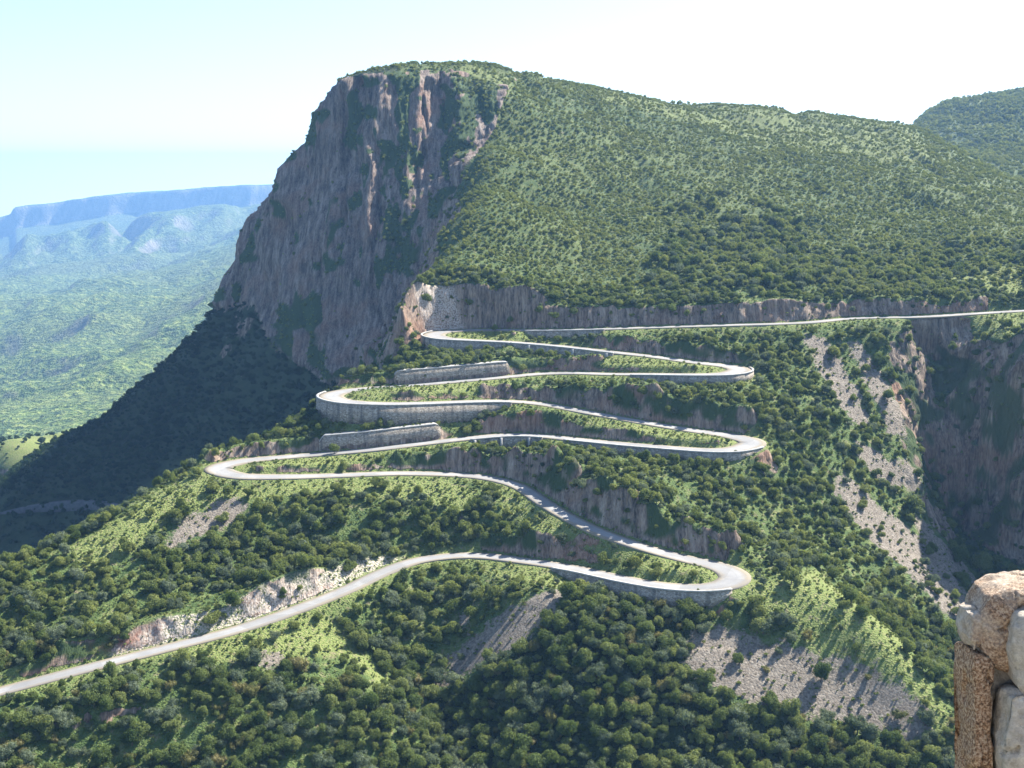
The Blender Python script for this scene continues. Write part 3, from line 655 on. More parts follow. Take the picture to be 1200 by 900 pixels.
# ------------------------------------------------------------------ haze: one box of air
hz = bpy.data.materials.new('air_haze'); hz.use_nodes = True; hn = hz.node_tree.nodes; hn.clear()
pv = hn.new('ShaderNodeVolumePrincipled'); ho = hn.new('ShaderNodeOutputMaterial'); hz.node_tree.links.new(pv.outputs[0], ho.inputs['Volume'])
pv.inputs['Color'].default_value = (0.30, 0.58, 1.0, 1); pv.inputs['Density'].default_value = 0.000085; pv.inputs['Anisotropy'].default_value = 0.25
bx = [(-14000, -3000, -2601.5), (8000, -3000, -2601.5), (8000, 11200, -2601.5), (-14000, 11200, -2601.5)]
bx += [(a, b, 150.0) for a, b, c in bx]
hb = mesh_obj('haze', bx, [(0, 3, 2, 1), (4, 5, 6, 7), (0, 1, 5, 4), (1, 2, 6, 5), (2, 3, 7, 6), (3, 0, 4, 7)], hz); tag(hb, kind='stuff')

# ------------------------------------------------------------------ vegetation
def leaf_mat(name, c0, c1, c2):
    t = NT(name)
    oi = t.n.new('ShaderNodeObjectInfo')
    c = t.ramp(oi.outputs['Random'], [(0.0, c0), (0.55, c1), (1.0, c2)])
    c = t.mix(t.ramp(t.noise(0.03, 3), [(0.4, (0, 0, 0)), (0.65, (0.5, 0.5, 0.5))]), c, c2)
    c = t.mix(t.ramp(t.noise(2.2, 2), [(0.35, (0.45, 0.45, 0.45)), (0.6, (0, 0, 0))]), c, tuple(x * 0.55 for x in c0))
    t.b.inputs['Roughness'].default_value = 0.75
    tb = t.n.new('ShaderNodeBsdfTranslucent'); t.put(t.mix(1.0, c, (1.35, 1.30, 0.75), 'MULTIPLY'), tb.inputs[0])
    ms = t.n.new('ShaderNodeMixShader'); ms.inputs[0].default_value = 0.42; t.put(t.b.outputs[0], ms.inputs[1]); t.put(tb.outputs[0], ms.inputs[2])
    t.put(ms.outputs[0], t.n['Material Output'].inputs['Surface'])
    return t.done(c)
L_WOOD = leaf_mat('leaves_dark_green', (0.062, 0.100, 0.028), (0.128, 0.172, 0.048), (0.225, 0.255, 0.088))
L_BUSH = leaf_mat('leaves_mid_green', (0.074, 0.114, 0.028), (0.150, 0.192, 0.048), (0.245, 0.270, 0.088))
L_HILL = leaf_mat('leaves_dry_green', (0.125, 0.162, 0.045), (0.185, 0.222, 0.058), (0.260, 0.280, 0.088))
L_TUS = leaf_mat('leaves_yellow_green', (0.075, 0.120, 0.032), (0.130, 0.175, 0.048), (0.220, 0.240, 0.085))
M_BARK = NT('bark').done((0.11, 0.085, 0.06))
def crown_mesh(name, seed, mat, nq, leaf, lobes, core_sub=2):
    rg = np.random.default_rng(seed); import bmesh
    L = [((0, 0, 0.62), 0.62)]
    for i in range(lobes):
        a = rg.uniform(0, 2 * math.pi); rr_ = rg.uniform(0.3, 0.72); L.append(((rr_ * math.cos(a), rr_ * math.sin(a), rg.uniform(0.3, 1.05)), rg.uniform(0.22, 0.46)))
    vs = []; fs = []
    bm = bmesh.new()
    for (c, r_) in L:
        ret = bmesh.ops.create_icosphere(bm, subdivisions=core_sub, radius=1)
        for v in ret['verts']:
            d = v.co.normalized(); n_ = float(vnoise(np.array([d.x * 2.2 + c[0] * 9 + seed]), np.array([d.y * 2.2 + d.z * 3.1]), seed)[0])
            v.co = Vector(c) + d * r_ * (0.48 + 0.30 * n_)
    for v in bm.verts: vs.append(tuple(v.co))
    for f in bm.faces: fs.append(tuple(v.index for v in f.verts))
    bm.verts.index_update(); fs = [tuple(v.index for v in f.verts) for f in bm.faces]
    bm.free()
    W_ = np.array([r_ ** 2 for _, r_ in L]); W_ /= W_.sum()
    for i in range(nq):
        c, r_ = L[rg.choice(len(L), p=W_)]
        d = rg.normal(size=3); d[2] = abs(d[2]) * 1.0 - 0.25; d /= np.linalg.norm(d)
        p = np.array(c) + d * r_ * rg.uniform(0.66, 1.16)
        if any(np.linalg.norm(p - np.array(c2)) < r2 * 0.6 for c2, r2 in L): continue
        nrm = d + rg.normal(size=3) * 0.5; nrm /= np.linalg.norm(nrm)
        t1 = np.cross(nrm, rg.normal(size=3)); t1 /= np.linalg.norm(t1); t2 = np.cross(nrm, t1)
        s1 = leaf * rg.uniform(0.6, 1.3); s2 = s1 * rg.uniform(0.5, 0.9); b_ = len(vs)
        vs += [tuple(p + t1 * s1), tuple(p + t2 * s2), tuple(p - t1 * s1), tuple(p - t2 * s2)]; fs.append((b_, b_ + 1, b_ + 2, b_ + 3))
    me = bpy.data.meshes.new(name); me.from_pydata(vs, [], fs); me.materials.append(mat)
    return me
def trunk_mesh(name, seed):
    rg = np.random.default_rng(seed); vs = []; fs = []
    def limb(p0, p1, r0, r1, n_=4):
        P = [np.array(p0) + (np.array(p1) - np.array(p0)) * t + rg.normal(size=3) * 0.02 * (0 < t < 1) for t in np.linspace(0, 1, n_)]
        b = len(vs)
        for i, p in enumerate(P):
            r_ = r0 + (r1 - r0) * i / (n_ - 1)
            for k_ in range(6): a = k_ * math.pi / 3; vs.append((p[0] + r_ * math.cos(a), p[1] + r_ * math.sin(a), p[2]))
        for i in range(n_ - 1):
            for k_ in range(6): a = b + i * 6 + k_; c = b + i * 6 + (k_ + 1) % 6; fs.append((a, c, c + 6, a + 6))
        fs.append(tuple(b + (n_ - 1) * 6 + k_ for k_ in range(6)))
    limb((0, 0, -0.35), (0.03, 0.02, 0.45), 0.07, 0.045)
    for i in range(4):
        a = rg.uniform(0, 6.28); limb((0.02, 0.02, 0.3), (0.4 * math.cos(a), 0.4 * math.sin(a), rg.uniform(0.6, 0.9)), 0.035, 0.012)
    me = bpy.data.meshes.new(name); me.from_pydata(vs, [], fs); me.materials.append(M_BARK); return me
CW = [crown_mesh('tree_crown', 100 + i, L_WOOD, 2600, 0.060, 9) for i in range(6)]
L_GREY = leaf_mat('leaves_grey_green', (0.075, 0.105, 0.060), (0.125, 0.160, 0.095), (0.190, 0.225, 0.140))
CW += [crown_mesh('tree_crown', 150 + i, L_GREY, 1500, 0.055, 11) for i in range(2)]
L_DRY = leaf_mat('leaves_dry_yellow', (0.10, 0.115, 0.035), (0.19, 0.185, 0.065), (0.27, 0.235, 0.11))
CW += [crown_mesh('tree_crown', 170, L_DRY, 1000, 0.055, 8)]
CB = [crown_mesh('bush_crown', 200 + i, L_BUSH, 1400, 0.075, 7) for i in range(6)]
CB += [crown_mesh('bush_crown', 250 + i, L_GREY, 900, 0.07, 7) for i in range(2)]
CH = [crown_mesh('scrub_crown', 300 + i, L_HILL, 320, 0.12, 4, 1) for i in range(5)]
TR = [trunk_mesh('tree_trunk', 400 + i) for i in range(3)]

def surf(x, y):
    return bil(GX, GY, PX, x, y), bil(GX, GY, PY, x, y), bil(GX, GY, PZ, x, y)
road_uv = project(RC[:, 0], RC[:, 1], RC[:, 2]); kr = kdtree.KDTree(len(RC))
for i in range(len(RC)): kr.insert((road_uv[0][i], road_uv[1][i], 0), i)
kr.balance()
def hides_road(x, y, z, r, hgt):
    u0, v0 = project(x, y, z + hgt * 0.55); rp = F * max(r, hgt * 0.55) / y * 1.0
    for co, i, d in kr.find_range((float(u0), float(v0), 0), float(rp) + 3.0):
        if RC[i, 1] > y - 1: return True
    return False
def scatter(x0, x1, y0, y1, sp, dens, rmin, rmax, seed):
    """jittered positions in a patch of ground; dens(u, v, x, y, i) -> 0..1 array; returns x, y, z, r"""
    rg = np.random.default_rng(seed)
    gx, gy = np.meshgrid(np.arange(x0, x1, sp), np.arange(y0, y1, sp)); gx = gx + rg.uniform(-.5, .5, gx.shape) * sp; gy = gy + rg.uniform(-.5, .5, gy.shape) * sp
    gx = gx.ravel(); gy = gy.ravel(); x, y, z = surf(gx, gy); u, v = project(x, y, z)
    rd = bil(GX, GY, RD, gx, gy); rk = bil(GX, GY, rockm, gx, gy); sc = bil(GX, GY, scree, gx, gy); gr = bil(GX, GY, grass, gx, gy); vg = bil(GX, GY, veg, gx, gy); cc = bil(GX, GY, cl, gx, gy)
    r = rmin * 0.85 + (rmax * 1.12 - rmin * 0.85) * rg.random(len(gx)) ** 2.0
    d = dens(u, v, x, y, dict(rd=rd, rk=rk, sc=sc, gr=gr, vg=vg, cl=cc, r=r))
    k_ = (rg.random(len(gx)) < d) & (u > -160) & (u < 1360) & (v < 1080) & (rd > r * 0.8 + 0.4) & (z > -300)
    return np.stack([x, y, z, r, u, v, rd], 1)[k_]
clump = lambda x, y, s_, sd: vnoise(x / s_, y / s_, sd) * 0.6 + vnoise(x / s_ * 2.3, y / s_ * 2.3, sd + 1) * 0.4
WOODP = [(500,1100),(500,880),(505,825),(560,800),(640,720),(700,700),(790,712),(840,745),(800,800),(830,825),(900,845),(1000,880),(1060,890),(1125,830),(1300,900),(1300,1100)]
def d_lower(u, v, x, y, a):
    base = np.where(inpoly(WOODP, u, v), 1.0, 0.88)
    base = base * (1 - 0.93 * (a['sc'] > 0.35)) * (1 - 0.9 * smooth(0.3, 0.6, a['gr'])) * (1 - 0.8 * smooth(0.4, 0.7, a['rk']))
    return base * np.where(inpoly(WOODP, u, v), 1, smooth(0.22, 0.40, clump(x, y, 13, 5)))
def d_spur(u, v, x, y, a):
    b = 0.97 * smooth(0.20, 0.38, clump(x, y, 11, 15))
    b = np.where((x > 75), b * 0.85, b)
    b = b * (1 - 0.85 * (a['sc'] > 0.35)) * (1 - 0.86 * smooth(0.25, 0.6, a['gr'])) * (1 - 0.62 * smooth(0.4, 0.7, a['rk']))
    return b
def d_hill(u, v, x, y, a):
    b = 0.55 + 0.45 * smooth(0.28, 0.5, clump(x, y, 28, 25))
    return b * (1 - 0.5 * smooth(0.2, 0.7, a['gr'])) * (1 - 0.6 * smooth(0.5, 0.8, a['rk']) * (a['cl'] < 0.1)) * np.where((a['cl'] > 0.2) & (a['rk'] > 0.4), np.where(a['vg'] > 0.4, 0.75, 0.035), 1)
low = scatter(-215, 250, 255, 345, 2.5, d_lower, 1.35, 2.9, 1)
low2 = scatter(-215, 150, 318, 400, 2.4, d_lower, 1.1, 2.5, 2)
low2 = low2[low2[:, 1] > 345]
spur = scatter(-215, 330, 345, 560, 2.3, d_spur, 0.8, 2.2, 3)
# keep the slope left of the third bend dense, thin nothing twice
spur = spur[~((spur[:, 1] < 400) & (spur[:, 0] < 150) & (np.abs(spur[:, 0]) < 215) & (spur[:, 5] > 560) & (spur[:, 4] < 560))]
low2 = low2[(low2[:, 4] < 560) | (low2[:, 5] > 700)]
spur = spur[~((spur[:, 4] >= 560) & (spur[:, 5] > 700) & (spur[:, 0] < 60) & (spur[:, 1] < 400))]
hill = scatter(-230, 330, 545, 1060, 2.05, d_hill, 0.5, 1.45, 4)
hill = hill[~((hill[:, 0] < -60) & (hill[:, 1] < 590) & (hill[:, 5] > 420))]
hillr = scatter(330, 600, 480, 1500, 5.5, d_hill, 1.3, 2.8, 5)
hillf = np.concatenate([scatter(60, 420, 1060, 1700, 4.6, d_hill, 1.3, 2.6, 6), scatter(420, 900, 1060, 1700, 5.0, d_hill, 1.4, 3.0, 61)])
apr = scatter(-420, -60, 450, 900, 3.4, lambda u, v, x, y, a: 0.92 * (a['cl'] < 0.15) * (x < -70) * smooth(0.1, 0.25, clump(x, y, 20, 66)) * ~((y < 452)), 1.1, 2.6, 7)
apr2 = scatter(-600, -150, 900, 1300, 6, lambda u, v, x, y, a: 0.7 * (1 - 0.7 * (a['gr'] > 0.5)), 1.3, 3.0, 8)
dk = scatter(40, 330, 545, 800, 4.4, lambda u, v, x, y, a: 0.8 * inpoly([(770,350),(760,330),(790,240),(850,225),(930,250),(980,340)], u, v) * smooth(0.3, 0.5, clump(x, y, 25, 91)), 1.8, 3.4, 41)
dk2 = scatter(100, 330, 505, 620, 4.0, lambda u, v, x, y, a: 0.55 * (v < 338) * (a['rk'] < 0.4), 1.5, 2.8, 42)
hill = hill[~((hill[:, 0] < -75) & (bil(GX, GY, cl, hill[:, 0], hill[:, 1]) < 0.1))]
LOW = np.concatenate([low, low2, spur])
keep = np.array([not hides_road(p[0], p[1], p[2], p[3], p[3] * 1.5) for p in LOW]); LOW = LOW[keep]
# seen from the camera?
def visible(P, n_=50):
    top = P[:, 2] + P[:, 3] * 1.2; ok = (P[:, 4] > 0) & (P[:, 4] < 1200) & (P[:, 5] < 905) & (P[:, 5] > 0)
    for t in np.linspace(0.5, 0.985, n_):
        hz_ = bil(GX, GY, H, P[:, 0] * t, P[:, 1] * t); ok &= (hz_ < top * t)
    return ok
vis = visible(LOW)
px = LOW[:, 3] / LOW[:, 1]
order = np.argsort(-(px * vis)); 
chosen = np.zeros(len(LOW), bool); chosen[order[:290]] = True
# -- individuals: each tree an empty with crown and trunk
def zone_label(u, v, r, grey):
    look = ('large' if r > 2.55 else 'middling' if r > 2.1 else 'small') + (' grey green' if grey else ' dark green')
    if inpoly(WOODP, np.array([u]), np.array([v]))[0]:
        if v < 745: w = 'in the dense wood close under the lowest hairpin wall'; g = 'wood under the wall'
        elif u > 830: w = 'in the dense wood at the foot of the stony spur'; g = 'wood below the stony spur'
        elif u < 600: w = 'in the dense wood along the dark gully, bottom centre'; g = 'wood along the gully'
        elif v > 850: w = 'in the dense wood at the bottom edge of the picture'; g = 'wood at the bottom edge'
        else: w = 'in the middle of the dense wood below the lowest hairpin'; g = 'middle of the dense wood'
    elif u < 505 and v > 745:
        if u < 180: w = 'on the slope in the bottom left corner'; g = 'bottom left corner'
        elif v > 850: w = 'on the bushy slope at the bottom edge, left of the gully'; g = 'bottom edge left of the gully'
        else: w = 'below the lowest road near the yellow grass ridge'; g = 'near the grass ridge'
    elif u > 800: w = 'on the sunlit stony spur at lower right'; g = 'stony spur'
    else: w = 'on the slope beside the lowest straight road'; g = 'beside the lowest road'
    return look + ' tree ' + w, look + ' trees, ' + g
rgt = np.random.default_rng(50)
def place_tree(name, x, y, z, r, hgt, crown, lab, cat, grp=None):
    e = empty(name, (x, y, z)); tag(e, lab, cat, grp); e.rotation_euler[2] = rgt.uniform(0, 6.28)
    c = bpy.data.objects.new('crown', crown); COL.objects.link(c); c.parent = e; c.scale = (r, r, hgt / 1.35); c.location = (0, 0, 0.05 * hgt)
    t = bpy.data.objects.new('trunk', TR[rgt.integers(3)]); COL.objects.link(t); t.parent = e; t.scale = (r, r, hgt / 1.35)
    return e
for p in LOW[chosen]:
    ci_ = int(rgt.integers(8)); lb, gp = zone_label(p[4], p[5], p[3], ci_ >= 6)
    place_tree('tree', p[0], p[1], p[2], p[3], p[3] * rgt.uniform(1.25, 1.7), CW[ci_], lb, 'tree', gp)

def pick(u, v, y0=255, y1=1300):
    a, t = ray(u, v); ys = np.arange(y0, y1, 0.25); zt = bil(GX, GY, PZ, a * ys, ys); hit = np.nonzero(zt > t * ys)[0]
    if len(hit) == 0: return None
    y = ys[hit[0]]; return a * y, y, float(zt[hit[0]])
NOTABLE = [  # u, v of the foot, radius, height, name, label
 (472,688,3.0,5.4,'tree','lone round dark tree on the outer edge of the lowest road bend'),
 (374,729,1.9,2.6,'bush','small round bush on bright grass just below the lower left road'),
 (130,797,2.3,5.0,'tree','dark tree overlapping the pale road at far lower left'),
 (236,792,2.3,3.4,'bush','dark round bush on the yellow grass under the lower left road'),
 (300,762,2.2,3.2,'bush','dark bush directly above the small stone patch at lower left'),
 (962,800,2.9,5.4,'tree','large dark tree alone at the top of the grey stone slope'),
 (934,692,1.4,3.8,'tree','small slender tree on bright grass right of the lowest hairpin'),
 (888,712,2.0,3.2,'bush','round bush on grass just below the lowest right hairpin'),
 (580,389,1.9,3.2,'bush','round green bush on the grass island of the top left hairpin'),
 (1070,606,4.5,7.5,'tree','large rounded tree at the foot of the rocky ravine'),
 (1148,672,4.6,8.0,'tree','big grey green tree on the ravine floor beside the foreground rock'),
 (1125,662,3.4,6.0,'tree','smaller tree left of the big tree on the ravine floor'),
 (978,420,3.2,4.6,'bush','dark bush near the head of the pale rock slide'),
 (1030,432,3.4,5.2,'tree','broad tree between the two pale rock slides'),
 (1040,470,3.0,4.4,'bush','grey green bush beside the right hand rock slide'),
 (1065,462,2.4,3.6,'bush','small bush on the brink of the dark ravine'),
 (718,101,3.2,6.5,'tree','flat topped tree standing up from the mountain skyline'),
 (250,578,2.8,3.6,'bush','round bush on grass below the lower left hairpin'),
 (292,583,1.9,3.0,'bush','dark bush right of the pale stones below the lower left hairpin'),
 (395,578,2.3,3.8,'bush','dark bush close below the straight after the lower left hairpin'),
 (440,573,2.4,3.8,'bush','tall bush touching the lower edge of the fifth road level'),
 (205,658,3.2,4.4,'bush','wide dark bush under the pale stones on the left slope'),
 (255,642,2.6,4.0,'bush','dark bush at the lower right corner of the left stone patch'),
 (1003,765,1.6,2.4,'bush','small dark bush on the sunlit grass spur at lower right'),
 (1085,828,1.3,2.0,'bush','tiny bush near the end of the sunlit lower right spur'),
 (392,532,2.2,3.6,'bush','bush hiding the left end of the long shaded wall below the middle left hairpin'),
 (548,510,2.4,3.6,'bush','bush at the right end of the long shaded wall below the middle left hairpin'),
 (560,507,2.0,3.0,'bush','second bush right of the long shaded wall, above the fourth road level'),
 (448,452,2.0,3.2,'bush','bush at the left end of the upper shaded wall, above the third road level'),
 (612,436,2.0,3.0,'bush','bush at the right end of the upper shaded wall, above the third road level'),
 (862,530.2,0.7,0.7,'bush','very small dark bush at the outer edge of the fourth hairpin'),
 (818,693,0.6,0.6,'bush','very small dark bush on the outer edge of the lowest hairpin')]
for (u_, v_, r_, h_, nm, lb) in NOTABLE:
    p_ = pick(u_, v_)
    if p_ is None:
        print('NO PICK', lb); continue
    place_tree(nm, p_[0], p_[1], p_[2], r_, h_, (CW if nm == 'tree' else CB)[rgt.integers(6)], lb, nm)
L_SHADE = leaf_mat('leaves_shade_dark', (0.016, 0.036, 0.018), (0.030, 0.058, 0.026), (0.050, 0.082, 0.034))  # apron leaves: the cliff's shade is put into their darker colour
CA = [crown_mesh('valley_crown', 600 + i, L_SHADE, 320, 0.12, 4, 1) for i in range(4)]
CT = [crown_mesh('tussock', 500 + i, L_TUS, 45, 0.28, 1, 1) for i in range(4)]
def proto_collection(key, meshes):
    c = bpy.data.collections.new(key)
    for m_ in meshes: c.objects.link(bpy.data.objects.new(key, m_))
    return c
def instanced(name, P, meshes, lab, cat, zs=(1.0, 1.35), seed=0, ):
    rg = np.random.default_rng(seed + 900); n_ = len(P)
    me = bpy.data.meshes.new(name); me.vertices.add(n_); me.vertices.foreach_set('co', P[:, :3].astype(np.float32).ravel())
    sc_ = np.stack([P[:, 3] * rg.uniform(0.85, 1.2, n_), P[:, 3] * rg.uniform(0.85, 1.2, n_), P[:, 3] * rg.uniform(*zs, n_)], 1)
    rt = np.stack([rg.normal(0, 0.08, n_), rg.normal(0, 0.08, n_), rg.uniform(0, 6.28, n_)], 1)
    for nm, arr in (('scl', sc_), ('rot', rt)):
        a = me.attributes.new(nm, 'FLOAT_VECTOR', 'POINT'); a.data.foreach_set('vector', arr.astype(np.float32).ravel())
    o = bpy.data.objects.new(name, me); COL.objects.link(o)
    ng = bpy.data.node_groups.new(name, 'GeometryNodeTree'); ng.interface.new_socket('Geometry', in_out='INPUT', socket_type='NodeSocketGeometry'); ng.interface.new_socket('Geometry', in_out='OUTPUT', socket_type='NodeSocketGeometry')
    N = ng.nodes; Lk = ng.links; gi = N.new('NodeGroupInput'); go = N.new('NodeGroupOutput'); ip = N.new('GeometryNodeInstanceOnPoints')
    ci = N.new('GeometryNodeCollectionInfo'); ci.inputs['Collection'].default_value = proto_collection(name + '_plants', meshes); ci.inputs['Separate Children'].default_value = True; ci.inputs['Reset Children'].default_value = True
    ip.inputs['Pick Instance'].default_value = True
    rv = N.new('FunctionNodeRandomValue'); rv.data_type = 'INT'; rv.inputs[4].default_value = 0; rv.inputs[5].default_value = len(meshes) - 1
    na = N.new('GeometryNodeInputNamedAttribute'); na.data_type = 'FLOAT_VECTOR'; na.inputs['Name'].default_value = 'scl'
    nr = N.new('GeometryNodeInputNamedAttribute'); nr.data_type = 'FLOAT_VECTOR'; nr.inputs['Name'].default_value = 'rot'
    Lk.new(gi.outputs[0], ip.inputs['Points']); Lk.new(ci.outputs[0], ip.inputs['Instance']); Lk.new(rv.outputs[2], ip.inputs['Instance Index'])
    Lk.new(na.outputs[0], ip.inputs['Scale']); Lk.new(nr.outputs[0], ip.inputs['Rotation']); Lk.new(ip.outputs[0], go.inputs[0])
    md = o.modifiers.new('plants', 'NODES'); md.node_group = ng
    tag(o, lab, cat, kind='stuff'); return o
rest = LOW[~chosen]
instanced('mountain_bushes', np.concatenate([dk, dk2]), CB, 'darker taller bushes in the hollow of the mountain slope', 'bushes', seed=6)
wd = inpoly(WOODP, rest[:, 4], rest[:, 5]) | (rest[:, 5] > 745)
instanced('woodland', rest[wd], CW, 'dense dark green wood below the lowest road', 'woodland', seed=1)
instanced('bush_cover', rest[~wd], CB, 'bushes covering the banks between the stacked hairpin bends', 'bushes', seed=2)
instanced('mountain_scrub', np.concatenate([hill, hillr, hillf]), CH, 'low green scrub over the mountain slope', 'scrub', seed=3)
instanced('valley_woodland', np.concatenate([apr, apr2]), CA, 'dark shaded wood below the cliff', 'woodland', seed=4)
tus = scatter(-215, 250, 262, 545, 1.5, lambda u, v, x, y, a: 0.8 * (1 - 0.7 * (a['rk'] > 0.55)) * (1 - 0.5 * (a['sc'] > 0.4)) * (a['cl'] < 0.1), 0.3, 0.75, 9)
instanced('undergrowth', tus, CT, 'yellow green grass tussocks and low undergrowth on the banks', 'undergrowth', (0.6, 1.1), seed=5)
print('PLANTS', len(tus)); print('PLANTS', len(LOW), len(hill), len(hillr), len(hillf), len(apr), len(apr2), 'vis', vis.sum())

# ------------------------------------------------------------------ the viewpoint's own cliff and the rock standing at its edge
def rock_mat():
    t = NT('lichen_rock'); t.b.inputs['Roughness'].default_value = 0.85
    a = t.noise(1.6, 5, rough=0.6); b = t.noise(14, 6, rough=0.75); c0 = t.noise(3.0, 4, t.mp((1, 1, 0.22)), 0.6); sp = t.noise(45, 3, rough=0.7)
    c = t.ramp(b, [(0.3, (0.34, 0.29, 0.22)), (0.5, (0.52, 0.46, 0.37)), (0.7, (0.68, 0.62, 0.52))])
    c = t.mix(t.ramp(t.math('ADD', t.math('MULTIPLY', a, 0.7), t.math('MULTIPLY', t.attr('lichen'), 0.55)), [(0.50, (0, 0, 0)), (0.72, (0.9, 0.9, 0.9))]), c, t.ramp(sp, [(0.38, (0.10, 0.05, 0.025)), (0.48, (0.33, 0.17, 0.08)), (0.62, (0.62, 0.46, 0.30))]))
    c = t.mix(t.ramp(c0, [(0.56, (0, 0, 0)), (0.74, (0.7, 0.7, 0.7))]), c, (0.12, 0.095, 0.075))
    t.bump(t.math('ADD', b, t.math('MULTIPLY', sp, 0.4)), 0.9, 0.04)
    return t.done(c)
M_ROCK = rock_mat()
def boulder(name, cx_, cy_, cz_, sx, sy, sz, seed, lich, parent, expo=4.0, n=64, tilt=0.0, lean=0.0):
    u = np.linspace(0, 2 * math.pi, n + 1)[:-1]; v = np.linspace(-math.pi / 2, math.pi / 2, n)
    Uu, Vv = np.meshgrid(u, v); e = 2 / expo
    sg = lambda x: np.sign(x) * np.abs(x) ** e
    x = sg(np.cos(Vv)) * sg(np.cos(Uu)); y = sg(np.cos(Vv)) * sg(np.sin(Uu)); z = sg(np.sin(Vv))
    X = x * sx; Y = y * sy; Zz = z * sz
    d = 0.16 * min(sx, sy) * fbm(X * 2.2 + seed, Zz * 1.3 + Y * 1.7, 5, seed) * 1.7 + 0.05 * min(sx, sy) * (ridged(X * 7 + Y * 5, Zz * 3.2 - Y, 3, seed + 3) - .6) * 2.5
    X = X + x * d; Y = Y + y * d; Zz = Zz + z * d * 0.8
    X2 = X * math.cos(tilt) - Zz * math.sin(tilt) + lean * Zz; Z2 = X * math.sin(tilt) + Zz * math.cos(tilt)
    P = np.stack([X2 + cx_, Y + cy_, Z2 + cz_], -1).reshape(-1, 3) - np.array(parent.location)
    i = np.arange(n * n).reshape(n, n); q = np.stack([i[:-1], np.roll(i, -1, 1)[:-1], np.roll(i, -1, 1)[1:], i[1:]], -1).reshape(-1, 4)
    o = mesh_obj(name, P, q, M_ROCK, parent, True)
    add_attr(o, 'lichen', np.full(n * n, lich)); return o
oc = empty('rock_outcrop', (4.2, 9.2, -5.5)); tag(oc, 'tall blocky pale rock with rust orange lichen at lower right, close to the viewer', 'rock')
def bl(u0, u1, v0, v1, Yd, sy, seed, lich, name='boulder', expo=4.0, tilt=0.0, lean=0.0):
    x0, _, _z = at(u0, v0, Yd); zt = at(u0, v0, Yd + 1.3 * sy)[2]; x1, _, zb = at(u1, v1, Yd)
    return boulder(name, (x0 + x1) / 2, Yd + sy * 0.8, (zt + zb) / 2, abs(x1 - x0) / 2, sy, abs(zt - zb) / 2, seed, lich, oc, expo, 72, tilt, lean)
def slab(name, poly, Yd, depth, seed, lich, bulge=0.10, rough=1.0):
    """an angular block: an outline at its real distance, given thickness, broken faces and worn edges"""
    P = np.array([at(u, v, Yd) for u, v in poly]); n = 220
    seg = np.linalg.norm(np.roll(P, -1, 0) - P, axis=1); cum = np.concatenate([[0], np.cumsum(seg)]); t = np.linspace(0, cum[-1], n + 1)[:-1]
    Pc = np.concatenate([P, P[:1]]); per = np.stack([np.interp(t, cum, Pc[:, k_]) for k_ in range(3)], 1)
    for _ in range(3): per = (np.roll(per, 1, 0) + 2 * per + np.roll(per, -1, 0)) / 4
    c = per.mean(0); rings = []
    for s_ in np.linspace(0.02, 1, 42): rings.append(np.stack([c[0] + (per[:, 0] - c[0]) * s_, np.full(n, Yd) - bulge * (1 - s_ ** 8), c[2] + (per[:, 2] - c[2]) * s_], 1))
    for d_ in np.linspace(0.02, 1, 22): rings.append(np.stack([c[0] + (per[:, 0] - c[0]) * (1 - 0.10 * d_ ** 3), np.full(n, Yd) + depth * d_, c[2] + (per[:, 2] - c[2]) * (1 - 0.10 * d_ ** 3)], 1))
    for s_ in np.linspace(0.85, 0.02, 8): rings.append(np.stack([c[0] + (per[:, 0] - c[0]) * s_ * .9, np.full(n, Yd + depth), c[2] + (per[:, 2] - c[2]) * s_ * .9], 1))
    V_ = np.stack(rings); X, Y, Z_ = V_[..., 0], V_[..., 1], V_[..., 2]
    dx = np.gradient(V_, axis=1); dy = np.gradient(V_, axis=0); N_ = np.cross(dx, dy); N_ /= np.linalg.norm(N_, axis=2)[..., None] + 1e-9
    if (N_[20, :, 1].mean()) > 0: N_ = -N_
    A_, B_ = X + 0.6 * Y + seed, Z_ + 0.5 * Y
    # stepped facets, ragged cracks and grain
    f1 = np.floor(vnoise(A_ * 3.1, B_ * 2.3, seed) * 5) / 5; f2 = ridged(A_ * 4.5, B_ * 2.4, 3, seed + 2)
    d_ = rough * (0.045 * (f1 - 0.5) + 0.05 * fbm(A_ * 2.5, B_ * 2.0, 5, seed + 5) - 0.06 * smooth(0.84, 0.97, f2) + 0.012 * fbm(A_ * 16, B_ * 14, 3, seed + 9))
    V_ = V_ + N_ * d_[..., None]
    m_ = len(rings); i = np.arange(m_ * n).reshape(m_, n)
    q = np.stack([i[:-1], np.roll(i, -1, 1)[:-1], np.roll(i, -1, 1)[1:], i[1:]], -1).reshape(-1, 4)
    if (np.cross(V_[21, 1] - V_[21, 0], V_[22, 0] - V_[21, 0])[1]) > 0: q = q[:, ::-1]
    o = mesh_obj(name, V_.reshape(-1, 3) - np.array(oc.location), q, M_ROCK, oc, True)
    zz_ = V_[..., 2].reshape(-1); add_attr(o, 'lichen', np.full(m_ * n, lich)); return o
slab('block', [(1160,700),(1180,690),(1215,684),(1300,670),(1300,740),(1196,728),(1188,748),(1184,790),(1168,786),(1152,766),(1148,722)], 9.1, 0.45, 12, 0.50, 0.08)
slab('block', [(1138,722),(1148,716),(1154,724),(1153,760),(1140,764),(1134,748)], 9.12, 0.30, 11, 0.45, 0.04, 0.7)
slab('block', [(1142,764),(1160,768),(1168,784),(1164,830),(1166,890),(1162,1040),(1136,1040),(1139,920),(1136,840),(1138,790)], 9.05, 0.45, 13, 0.95, 0.06)
slab('block', [(1160,760),(1190,756),(1192,810),(1182,870),(1186,1040),(1152,1040),(1158,900)], 9.25, 0.45, 14, -0.3, 0.05)
